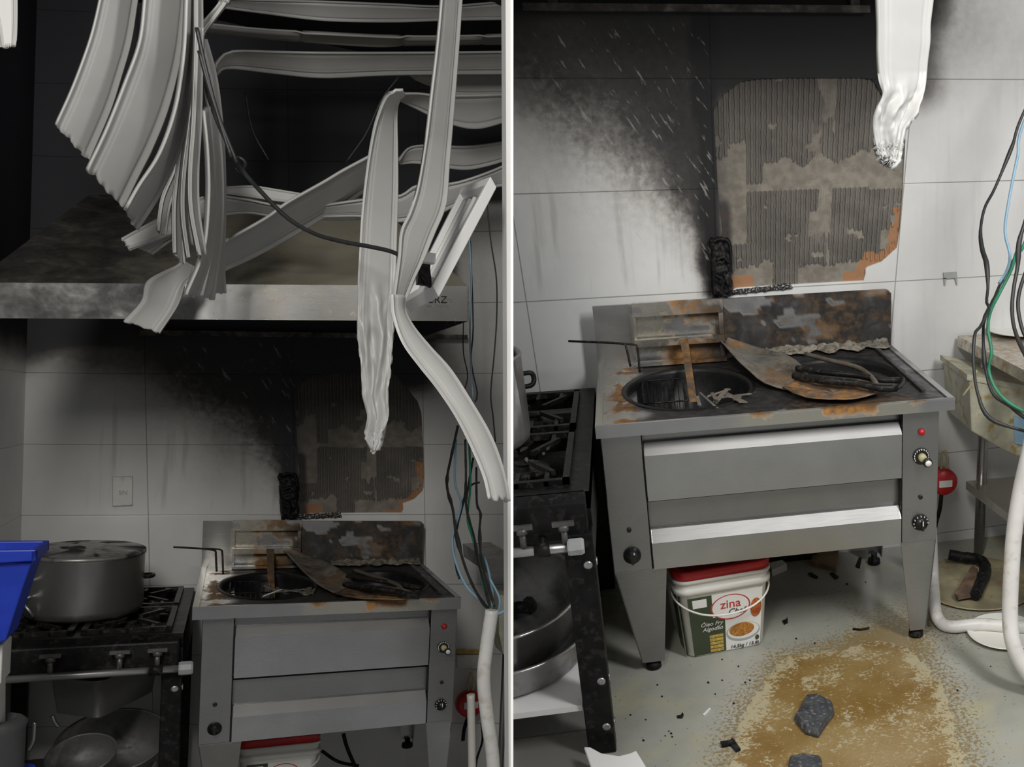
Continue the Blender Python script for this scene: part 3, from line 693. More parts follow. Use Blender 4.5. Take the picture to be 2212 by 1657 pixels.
def basket(b, lines, label):
    T = thing(b, 'frying_basket', label, 'basket', lines[0][0] if False else px(b, lines[0][-1])[0])
    for i, l_ in enumerate(lines):
        mb = MB(); mb.tube(px(b, *l_), .004, 6); put(b, mb, 'wire_handle', M['iron'], T)
    # mesh of the basket below, hanging in the bowl
    c = np.array((lerp(b.x0, b.x1, .2), lerp(b.yf, b.yb, .52), b.zt-.09)); w_, d_ = .07, .14; mb = MB()
    for k in range(9):
        x = c[0]-w_+2*w_*k/8; mb.tube([(x, c[1]-d_, c[2]+.07), (x, c[1]-d_*.8, c[2]-.04), (x, c[1]+d_*.8, c[2]-.04), (x, c[1]+d_, c[2]+.07)], .0015, 4, k=0)
    for k in range(11):
        y = c[1]-d_*.9+1.8*d_*k/10; mb.tube([(c[0]-w_, y, c[2]+.06), (c[0]-w_, y, c[2]-.04), (c[0]+w_, y, c[2]-.04), (c[0]+w_, y, c[2]+.06)], .0015, 4, k=0)
    mb.tube([(c[0]-w_, c[1]-d_, c[2]+.07), (c[0]+w_, c[1]-d_, c[2]+.07), (c[0]+w_, c[1]+d_, c[2]+.07), (c[0]-w_, c[1]+d_, c[2]+.07), (c[0]-w_, c[1]-d_, c[2]+.07)], .003, 5, k=0)
    put(b, mb, 'wire_mesh', M['iron'], T)
yb_ = -.30
basket(R, [[(1228,737,1,-.34),(1290,739,1,-.34),(1345,743,1,-.34),(1353,752,1,-.34),(1362,792,1,-.36)], [(1228,737,1,-.34),(1300,740,1,-.3),(1371,745,1,-.28),(1377,755,1,-.28),(1382,805,1,-.3)]], 'black wire frying basket with handle sticking out left, close view')
basket(L, [[(375,1182,1,-.42),(420,1184,1,-.42),(462,1189,1,-.42),(466,1198,1,-.42),(468,1235,1,-.44)], [(375,1182,1,-.42),(430,1185,1,-.38),(474,1187,1,-.36),(480,1196,1,-.36),(482,1240,1,-.38)]], 'black wire frying basket with handle sticking out left, far view')

# ------------------------------------------------------------------ the hanging strips of ceiling lining
def strip(b, A, B, ya, yb=None, label='', group=None, n=44, ribs=3, thick=.007, curl=0.0, melt=0.0, name='hanging_lining_strip', mat=None, rag=.004, flip=1, stain=None):
    """a plastic ceiling plank hanging loose: its two long edges A and B (pixels) at depths ya, yb (one or many)"""
    yb = ya if yb is None else yb
    e0 = 0.0
    if A[0][1] < -20 and B[0][1] < -20 and abs(A[1][1]-A[0][1]) > abs(A[1][0]-A[0][0]):   # carry on up to the ceiling
        up = lambda E_: [(E_[0][0]+(E_[0][0]-E_[1][0])*2, -420)]+list(E_)
        ln = lambda E_: sum(math.dist(p, q) for p, q in zip(E_, E_[1:]))
        A2, B2_ = up(A), up(B); e0 = math.dist(A2[0], A2[1])/ln(A2); A, B = A2, B2_; n = int(n*1.5)
    dep = lambda y, t: float(np.interp(t, np.linspace(0, 1, len(y)), y)) if isinstance(y, (list, tuple)) else y
    def edge(E_, y):
        P = cat([(p[0], p[1], 0) for p in E_], n); return [b.Y(dep(y, max(0, (i/(n-1)-e0)/(1-e0))), P[i][0], P[i][1]) for i in range(n)]
    P, Q = edge(A, ya), edge(B, yb); nw = 36 if melt else 30
    def prof(w):
        h = .0
        for k, g in enumerate((.13, .86, .21, .78)[:ribs+1]): h -= (.0035 if k < 2 else .002)*math.exp(-((w-g)/.016)**2)
        if w < .05 or w > .95: h += .003
        return h
    sd = int(abs(A[0][0]*3+A[-1][1]*7)) % 97
    def sf(u, w):
        i = int(round(u*(n-1))); p, q = P[i], Q[i]; d = q-p; t = P[min(i+1,n-1)]-P[max(i-1,0)]
        nn = np.cross(d, t); nn /= (np.linalg.norm(nn)+1e-9); nn = nn if nn[1] < 0 else -nn
        r_ = lerp(p, q, w)+nn*(prof(w)*flip+curl*np.linalg.norm(d)*math.sin(w*math.pi))
        if melt:
            m_ = melt*sstep(.5, .72, (u-e0)/(1-e0)); r_ = r_+nn*m_*np.linalg.norm(d)*(.22*math.sin(w*13+3*fbm(u*5, w, sd, 2))+.25*fbm(u*14, w*4, sd, 3))
            if u > .93: r_ = r_+nn*.004*math.sin(w*40)*math.sin(u*400)
        if u > .97 and rag: r_ = r_+t/(np.linalg.norm(t)+1e-9)*rag*fbm(w*6, sd, 0, 2)*2
        return r_
    mb = MB(); mb.surf(sf, n-1, nw, thick, smooth=True)
    o = put(b, mb, name, mat or M['pvc'], stain=stain); 
    if o: meta(o, label, 'ceiling strip', group)
    return o
g1 = 'loose ceiling strips fanned out at the upper left'
strip(L, [(224,-60),(214,0),(196,75),(172,145),(148,205),(119,268)], [(306,-60),(297,0),(283,90),(262,165),(238,240),(192,347)], -2.0, -1.92, 'broad curved grey strip hanging farthest left, its cut end slanting down', g1, ribs=2)
strip(L, [(315,-60),(311,0),(300,90),(268,180),(228,280),(188,364)], [(408,-60),(405,0),(393,110),(365,230),(330,320),(300,380),(267,448)], -2.06, -1.95, 'wide grey strip with a pale central ridge, second from the left', g1, ribs=2)
strip(L, [(407,-60),(403,0),(398,110),(380,230),(345,330),(300,400),(272,450)], [(428,-60),(427,0),(424,80),(413,200),(400,280),(378,350),(340,430),(297,496)], -2.12, -2.0, 'curved strip with a bright white left edge and ragged end over the hood', g1, ribs=2)
strip(L, [(425,-60),(423,60),(412,200),(400,290),(376,370),(352,430),(342,500)], [(431,-60),(431,60),(424,200),(414,300),(390,380),(368,440),(357,508)], -1.9, -1.88, 'narrow strip ending in a small square tip left of the vertical bundle', g1, ribs=1)
strip(L, [(440,425),(400,445),(330,480),(265,517)], [(452,462),(400,490),(330,520),(278,538)], -1.62, -1.62, 'shaded short strip poking out left, the upper of two behind the fan', g1, ribs=2)
strip(L, [(425,465),(390,480),(345,503),(293,533)], [(438,492),(405,500),(365,520),(328,548)], -1.58, -1.58, 'shaded short strip poking out left, the lower of two behind the fan', g1, ribs=1)
strip(L, [(392,560),(385,572),(320,606),(306,650),(268,693)], [(420,575),(412,600),(400,615),(385,660),(345,721)], -1.5, -1.55, 'creased grey strip folded over the lower lip of the hood', None, ribs=3, curl=.05)
g2 = 'loose ceiling strips hanging in the vertical bundle over the hood'
strip(L, [(415,-60),(414,120),(398,260),(385,360),(377,450),(378,545)], [(432,-60),(430,120),(420,270),(405,380),(396,480),(398,570)], -2.0, -1.96, 'dim flat strip at the left edge of the vertical bundle', g2, ribs=2)
strip(L, [(425,-60),(424,150),(412,270),(399,370),(396,460),(408,556)], [(436,-60),(436,160),(424,280),(411,380),(408,470),(416,532)], -2.08, -2.03, 'slim strip with a bright edge, second from the left in the vertical bundle', g2, ribs=1)
strip(L, [(427,60),(420,250),(412,370),(414,455),(432,552)], [(437,60),(434,250),(428,370),(430,455),(444,546)], -2.15, -2.1, 'slim white-edged strip ending in a hook in the middle of the bundle', g2, ribs=1)
strip(L, [(440,240),(449,330),(451,430),(440,540),(402,636)], [(452,230),(462,330),(464,440),(455,550),(428,642)], -2.1, -2.0, 'strip whose lower end flares left to a fan near the hood band', g2, ribs=2)
strip(L, [(444,160),(460,300),(464,420),(461,520),(437,638)], [(456,160),(476,300),(482,420),(477,530),(462,648)], -1.95, -1.9, 'strip with a thin white ridge flaring at its foot beside the fan', g2, ribs=2)
strip(L, [(434,80),(453,160),(472,300),(480,430),(472,560),(462,628)], [(446,85),(468,170),(482,290),(487,430),(484,560),(487,633)], -1.85, -1.8, 'outermost right strip of the vertical bundle with a crumpled foot', g2, ribs=2)
strip(L, [(480,-30),(478,0),(448,38),(426,66),(425,120)], [(492,-30),(488,0),(458,42),(436,74),(434,120)], -1.9, -1.92, 'thin strip bent from the ceiling down to the head of the vertical bundle', None, ribs=1)
g3 = 'loose ceiling strips sagging sideways across the dark void'
strip(L, [(470,-8),(560,-4),(700,0),(850,6),(960,10),(1115,-2)], [(470,13),(560,26),(700,44),(850,47),(960,43),(1115,42)], -.95, -.9, 'topmost sideways strip sagging across the dark void', g3, ribs=2, curl=-.08)
strip(L, [(442,50),(560,62),(700,70),(900,78),(1115,74)], [(440,64),(600,82),(800,97),(900,94),(1115,92)], -.9, -.8, 'thin sideways strip, second from the top in the void', g3, ribs=0, curl=-.12)
strip(L, [(459,150),(468,128),(500,107),(600,108),(700,110),(900,110),(1115,108)], [(466,160),(473,150),(500,145),(600,157),(700,166),(850,160),(1115,158)], -1.0, -.9, 'broad sideways strip that turns down at its left end', g3, ribs=3, curl=-.08)
strip(L, [(885,162),(940,156),(1000,152),(1115,150)], [(892,166),(935,186),(985,205),(1115,206)], -.8, -.75, 'sideways strip below the broad one, right of the front strip', g3, ribs=2, curl=-.05)
strip(L, [(833,212),(850,201),(900,198),(960,203),(1115,200)], [(860,212),(900,232),(960,262),(1030,277),(1115,254)], -1.2, -1.1, 'sagging strip that meets the top of the long melted strip', g3, ribs=2, curl=-.1)
strip(L, [(858,345),(880,318),(920,311),(1000,314),(1060,308),(1115,298)], [(862,352),(900,352),(960,362),(1010,366),(1060,356),(1115,338)], -.9, -.85, 'small arched strip beside the dark gap, upper right', g3, ribs=2, curl=-.08)
strip(L, [(690,440),(780,428),(860,420),(900,398),(980,392),(1060,366),(1115,340)], [(690,466),(780,466),(860,478),(940,464),(1000,432),(1060,404),(1115,400)], -1.6, -1.55, 'pale strip running to the right behind the lamp fitting', g3, ribs=3)
strip(L, [(487,404),(545,402),(600,410),(660,420)], [(487,420),(545,428),(600,436),(655,440)], -1.5, -1.5, 'dim strip on top of the hood, behind the diagonal strip', g3, ribs=1)
strip(L, [(487,420),(540,428),(600,440),(700,452),(780,466)], [(487,462),(540,458),(600,466),(700,470),(780,470)], -1.55, -1.5, 'flat grey strip lying along the top of the hood canopy', g3, ribs=2)
strip(L, [(800,336),(740,368),(700,392),(622,436),(575,470),(487,520)], [(790,412),(740,448),(700,470),(640,506),(556,552),(482,586)], -1.72, -1.55, 'wide diagonal strip crossing in front of the hood canopy', None, ribs=3)
strip(L, [(583,472),(545,492),(500,522),(484,532)], [(600,482),(560,512),(510,545),(484,556)], -1.45, -1.45, 'short strip tucked beneath the wide diagonal one', None, ribs=1)
strip(L, [(-60,-60),(-20,0),(-2,60),(6,103)], [(34,-60),(33,0),(31,60),(28,99)], -2.2, -2.2, 'pale strip end at the top left corner', None, ribs=1)
strip(L, [(872,200),(838,205),(815,255),(802,310),(790,390),(782,470),(777,560),(772,640),(771,710),(778,780),(783,850),(790,900),(786,940),(806,972)],
         [(876,205),(858,232),(858,320),(859,400),(857,500),(854,600),(850,680),(848,740),(843,790),(836,850),(834,900),(826,935),(813,972)], -2.25, [-2.15,-2.2,-2.25,-2.3], 'long drooping strip with a melted wrinkled lower end hanging before the tiles', None, n=110, ribs=2, melt=.55, name='melted_lining_strip')
strip(L, [(958,-60),(953,0),(945,90),(932,200),(920,300),(903,400),(885,460),(867,500),(862,560),(850,650)],
         [(1001,-60),(997,0),(990,100),(980,230),(970,350),(963,440),(940,500),(915,560),(893,605),(872,655)], [-2.5,-2.5,-2.65], [-2.42,-2.42,-2.6], 'long flat strip hanging in front from the ceiling to the lamp fitting', None, n=60, ribs=4)
strip(L, [(846,636),(850,682),(870,740),(905,790),(945,840),(985,900),(1020,970),(1045,1030),(1056,1078)],
         [(876,640),(874,668),(892,704),(930,750),(975,800),(1020,870),(1060,940),(1086,1010),(1101,1083)], [-2.68,-2.75,-2.9], [-2.62,-2.72,-2.85], 'curved strip swinging down to the right in front of the wires', None, n=60, ribs=4, curl=.12)
M['pvc_lit'] = M['pvc']
strip(R, [(1893,-60),(1895,0),(1897,60),(1897,110),(1900,160),(1906,200),(1889,238),(1884,270),(1889,310),(1903,345),(1918,358)],
         [(2019,-60),(2015,0),(2009,50),(2008,90),(2003,130),(1998,180),(1986,220),(1972,250),(1955,276),(1949,300),(1941,335),(1927,358)], -1.42, [-1.36,-1.36,-1.44], 'white melted strip wrinkled like a glove, hanging in the close view', None, n=110, ribs=2, melt=.45, name='melted_lining_strip', thick=.01)

# ------------------------------------------------------------------ extractor hoods
def text(b, parent, s, org, size, mat, name, ex=(1,0,0), ez=(0,0,1), shear=0, depth=.0006):
    c = bpy.data.curves.new(name, 'FONT'); c.body = s; c.size = size; c.extrude = depth; c.shear = shear
    o = bpy.data.objects.new(name, c); sc.collection.objects.link(o)
    me = bpy.data.meshes.new_from_object(o.evaluated_get(bpy.context.evaluated_depsgraph_get())); bpy.data.objects.remove(o)
    ex = np.array(ex, float); ex /= np.linalg.norm(ex); ez = np.array(ez, float); ez /= np.linalg.norm(ez); ny = np.cross(ex, ez)
    mb = MB(); mb.add([np.array(org)+ex*v.co.x+ez*v.co.y+ny*v.co.z for v in me.vertices], [list(p.vertices) for p in me.polygons])
    return put(b, mb, name, mat, parent)
yh = -1.3; fl, fr, tr_, tl = [L.Y(yh, *p) for p in ((-60,687),(1012,694),(1012,618),(-60,610))]
a1, a2 = L.Y(-.6, 190, 422), L.Y(-.6, 800, 428)
T = thing(L, 'extractor_hood', 'sooty stainless extractor hood on the wall above the range and fryer, far view', 'hood', (fl[0], -1.3, fl[2]))
soot_h = lambda x, y, z: (max(.12, sstep(.45, -.1, x+.12*fbm(x*3, z*3, 0, 3))*.85), .15*(fbm(x*4, z*4, 1, 2) > .1), .2)
soot_band = lambda x, y, z: (sstep(.22, .1, x)*.62+.06, .1, .35*(x > .3))
back = lambda p: np.array((p[0], -.02, p[2]))
mb = MB(); mb.surf(lambda u, w: lerp(lerp(fl, fr, u), lerp(tl, tr_, u), w), 60, 4, .003, False)
put(L, mb, 'front_band', M['steel'], T, stain=soot_band)
mb = MB(); mb.surf(lambda u, w: lerp(lerp(fr, back(fr), u), lerp(tr_, back(tr_), u), w), 10, 3, .003, False)
put(L, mb, 'side_band', M['steel'], T, stain=soot_band)
b2 = np.array((a2[0], -.02, a2[2])); b1 = np.array((a1[0], -.02, a1[2]))
mb = MB(); mb.surf(lambda u, w: lerp(lerp(tl, tr_, u), lerp(a1, a2, u), w)+np.array((0,.004,0)), 50, 20, .003, False)
put(L, mb, 'canopy_front', M['hood'], T, stain=soot_h)
mb = MB(); mb.surf(lambda u, w: lerp(lerp(tr_, back(tr_), u), lerp(a2, b2, u), w), 12, 10, .003, False)
put(L, mb, 'canopy_side', M['hood'], T, stain=soot_h)
mb = MB(); mb.slab([a1, a2, b2, b1], (0, 0, .003)); put(L, mb, 'canopy_top', M['hood'], T, stain=lambda x, y, z: (.9, 0, 0))
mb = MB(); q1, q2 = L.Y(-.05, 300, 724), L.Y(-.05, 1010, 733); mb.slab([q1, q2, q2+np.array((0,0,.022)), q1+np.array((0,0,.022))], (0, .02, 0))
put(L, mb, 'grease_rail', M['rail'], T, stain=lambda x, y, z: (0 if .38 < x < .68 else .8, .1, .2))  # unstained middle shows the painted-in highlight, the rest stays dark
tx = L.Y(yh-.001, 921, 654); e_ = fr-fl
text(L, T, 'CRZ', tx, .036, M['knob'], 'maker_mark', e_); text(L, T, 'inox', L.Y(yh-.001, 948, 652), .026, M['steel_dark'], 'maker_mark', e_); text(L, T, 'EQUIPAMENTOS', L.Y(yh-.001, 922, 663), .010, M['steel_dark'], 'maker_mark', e_)
T = thing(R, 'extractor_hood', 'underside of the extractor hood along the top of the close view', 'hood', (.7, -.4, .93))
mb = MB(); mb.slab([(-.2, -.02, 1.06), (1.62, -.02, 1.06), (1.62, -.02, 1.16), (-.2, -.02, 1.16)], (0, -.012, 0)); mb.slab([(-.2,-.85,1.08),(1.62,-.85,1.08),(1.62,-.85,1.20),(-.2,-.85,1.20)], (0,.004,0)); mb.slab([(-.2,-.85,1.20),(1.62,-.85,1.20),(1.62,-.03,1.24),(-.2,-.03,1.24)], (0,0,.004))
mb.slab([(1.62,-.85,1.08),(1.62,-.03,1.08),(1.62,-.03,1.24),(1.62,-.85,1.2)], (.004,0,0))
put(R, mb, 'canopy', M['steel_dark'], T, stain=lambda x, y, z: (.9, 0, 0))
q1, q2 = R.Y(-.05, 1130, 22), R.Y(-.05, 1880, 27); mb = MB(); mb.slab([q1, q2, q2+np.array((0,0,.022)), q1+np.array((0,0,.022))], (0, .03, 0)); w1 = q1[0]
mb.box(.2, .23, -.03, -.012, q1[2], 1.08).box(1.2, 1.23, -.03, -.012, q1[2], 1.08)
put(R, mb, 'grease_rail', M['rail'], T, stain=lambda x, y, z: (0 if .62 < x < 1.15 and y < -.035 else .85, .1, .1))  # highlight painted on the bare front stretch, dark stain elsewhere

# ------------------------------------------------------------------ lamp fitting and its cable
c4 = [L.Y(-2.30, 1060, 381), L.Y(-2.42, 934, 617), L.Y(-2.12, 872, 654), L.Y(-2.0, 998, 404)]
off = L.Y(-2.30, 1073, 405)-c4[0]
T = thing(L, 'ceiling_lamp_fitting', 'white rectangular lamp fitting hanging on edge from its cable, right of the long strips', 'lamp fitting', (c4[1]+c4[2])/2)
cen = sum(c4)/4; inn = [lerp(p, cen, .14) for p in c4]
mb = MB()
for i in range(4):
    j = (i+1) % 4; mb.slab([c4[i], c4[j], inn[j], inn[i]], off)
put(L, mb, 'frame', M['white'], T, bevel=.002)
mb = MB(); mb.slab([p+off*.55 for p in inn], off*.3); put(L, mb, 'back_plate', M['grey_plate'], T)
mb = MB()
for f in (.3, .5, .7): p, q = lerp(inn[3], inn[0], f)+off*.3, lerp(inn[2], inn[1], f)+off*.3; mb.tube([lerp(p, q, .08), lerp(p, q, .92)], .006, 8, k=0)
put(L, mb, 'lamp_rib', M['white'], T)
q = L.Y(-2.45, 922, 558); mb = MB(); mb.box(q[0]-.018, q[0]+.018, q[1]-.02, q[1]+.02, q[2]-.012, q[2]+.012); put(L, mb, 'connector', M['white'], T, bevel=.002)
q = L.Y(-2.42, 914, 590); mb = MB(); mb.box(q[0]-.014, q[0]+.014, q[1]-.015, q[1]+.015, q[2]-.03, q[2]+.028); mb.tube(px(L, (905,585,1,-2.44),(918,610,1,-2.44),(930,618,1,-2.42),(926,575,1,-2.42)), .003, 6); put(L, mb, 'socket', M['char'], T)
mb = MB(); mb.tube(px(L, *[(x, y, 1, -1.9-.62*i/11) for i, (x, y) in enumerate([(428,85),(440,170),(468,258),(505,335),(525,370),(560,410),(620,470),(680,505),(740,522),(800,533),(850,545),(882,565)])]), .0055, 8, 60)
mb.tube(px(L, (505,350,1,-2.1),(515,340,1,-2.12),(530,352,1,-2.12),(520,372,1,-2.1),(508,362,1,-2.1)), .004, 6)
o = put(L, mb, 'lamp_cable', M['wire_black']); meta(o, 'dark cable drooping from the strip bundle across the hood to the lamp fitting', 'cable')
for pts_, lb in (([(425,60),(440,130),(460,210),(480,280),(500,340)], 'second dark cable twisted beside the vertical bundle'), ([(430,110),(452,190),(476,262),(512,352)], 'thin dark wire running down beside the second cable')):
    mb = MB(); mb.tube(px(L, *[(x, y, 1, -2.2) for x, y in pts_]), .0045, 6); meta(put(L, mb, 'electric_cable', M['wire_black']), lb, 'cable')
for pts_, lb in (([(530,200),(545,280),(580,345)], 'faint thin wire hanging in the dark void, left one'), ([(862,165),(825,215),(790,290),(748,350)], 'faint wire slanting down in the dark void to the diagonal strip')):
    mb = MB(); mb.tube(px(L, *[(x, y, 1, -1.3) for x, y in pts_]), .003, 6); meta(put(L, mb, 'electric_cable', M['wire_black']), lb, 'cable')

# ------------------------------------------------------------------ wires
def wires(b, lst, who):
    for pts_, y, r_, m_, lb in lst:
        n_ = len(pts_); mb = MB()
        mb.tube(px(b, *[(x, yy, 1, lerp(y[0], y[1], i/(n_-1))) for i, (x, yy) in enumerate(pts_)]), r_ if not isinstance(r_, tuple) else (lambda t, r_=r_: r_[0]+max(0, fbm(t*9, 3, 1, 2))*r_[1]), 7, n_*6)
        o = put(b, mb, 'electric_wire', M[m_]); 
        if o: meta(o, lb+', '+who, 'wire', 'hanging electric wires, '+who)
wires(L, [
 ([(1050,425),(1060,520),(1072,600),(1073,680),(1068,760),(1060,850),(1065,900),(1070,955)], (-.8,-.8), .003, 'wire_black', 'black wire bowing out nearest the door jamb'),
 ([(1010,455),(1018,600),(1015,700),(1018,800),(1022,860)], (-.7,-.8), .004, 'wire_blue', 'teal wire beside the right end of the hood'),
 ([(1016,520),(1022,700),(1018,780),(1031,850),(1026,868)], (-.7,-.8), .003, 'wire_black', 'dark wire twisted round the teal one'),
 ([(1001,690),(1001,760),(1010,810),(1003,845)], (-.6,-.6), .0025, 'wire_black', 'short thin wire below the end of the hood'),
 ([(989,920),(975,985),(966,1030),(967,1060),(978,1100),(985,1150),(1000,1210),(1020,1262),(1042,1300),(1062,1322)], (-1.2,-1.9), (.0045,.008), 'wire_black', 'thick charred wire at the left of the lower bunch'),
 ([(985,950),(983,1040),(996,1085),(990,1115),(977,1165),(985,1215),(1010,1270),(1050,1305),(1066,1322)], (-1.2,-1.9), .004, 'wire_blue', 'pale blue wire crossing the lower bunch'),
 ([(1014,960),(1016,1050),(1010,1120),(1022,1165),(1036,1220),(1046,1270),(1062,1318)], (-1.2,-1.9), .004, 'wire_green', 'green wire on the right of the lower bunch'),
 ([(1022,990),(1012,1050),(1007,1095),(1024,1160),(1031,1205),(1043,1250),(1060,1320)], (-1.2,-1.9), (.004,.005), 'wire_black', 'dark wire twined with the green one'),
 ([(1005,950),(1006,1050),(999,1092),(986,1140),(977,1170),(984,1215),(992,1250)], (-1.2,-1.6), (.004,.006), 'wire_black', 'charred wire crossing from the middle to the left'),
 ([(1029,1010),(1030,1085),(1038,1110),(1036,1150),(1042,1220),(1068,1310)], (-1.2,-1.9), (.004,.006), 'wire_black', 'blackened wire with a swollen sleeve at the right'),
 ([(1010,1060),(1020,1047),(1036,1042)], (-1.2,-1.2), .004, 'wire_black', 'short wire stub sticking out to the right'),
 ([(1045,1200),(1055,1232),(1064,1285),(1060,1322)], (-1.6,-1.9), .004, 'wire_blue', 'pale blue wire dropping into the white conduit'),
 ([(1058,1250),(1078,1290),(1078,1315),(1070,1325)], (-1.8,-1.9), .004, 'wire_blue', 'pale blue loop beside the conduit mouth'),
 ([(1072,1330),(1082,1324),(1100,1316)], (-1.9,-1.9), .006, 'wire_blue', 'pale blue wire end pointing to the door jamb'),
], 'far view')
wires(R, [
 ([(2420,-150),(2225,215),(2185,320),(2150,405),(2127,450),(2118,500),(2122,540),(2131,570),(2134,620),(2131,652),(2136,668),(2118,705),(2106,722),(2103,780),(2112,850),(2140,905),(2225,935)], (-.35,-.95), (.005,.008), 'wire_black', 'thick charred wire hanging farthest left'),
 ([(2410,-140),(2222,240),(2198,340),(2180,430),(2171,500),(2182,550),(2176,582),(2158,612)], (-.35,-.6), .005, 'wire_blue', 'pale blue wire beside the thick charred one'),
 ([(2330,120),(2222,500),(2196,545),(2185,582),(2160,632),(2140,672),(2134,710),(2142,760),(2136,800),(2152,842),(2182,872),(2225,895)], (-.5,-.95), .0055, 'wire_green', 'green wire looping down over the table edge'),
 ([(2310,100),(2225,440),(2202,520),(2198,575),(2190,620),(2186,670),(2194,720),(2225,790)], (-.8,-.95), (.006,.006), 'wire_black', 'dark wire nearest the right edge'),
 ([(2190,560),(2160,615),(2145,650),(2128,682),(2124,725),(2128,790),(2145,850),(2185,880),(2225,912)], (-.5,-.95), (.005,.007), 'wire_black', 'dark wire running beside the green one'),
 ([(2225,560),(2200,640),(2205,700),(2225,750)], (-.8,-.9), .006, 'wire_black', 'short dark wire bowing in from the right edge'),
 ([(2110,800),(2098,830),(2080,855)], (-.5,-.5), .0035, 'beige', 'yellowed wire end hanging off the table corner'),
], 'close view')

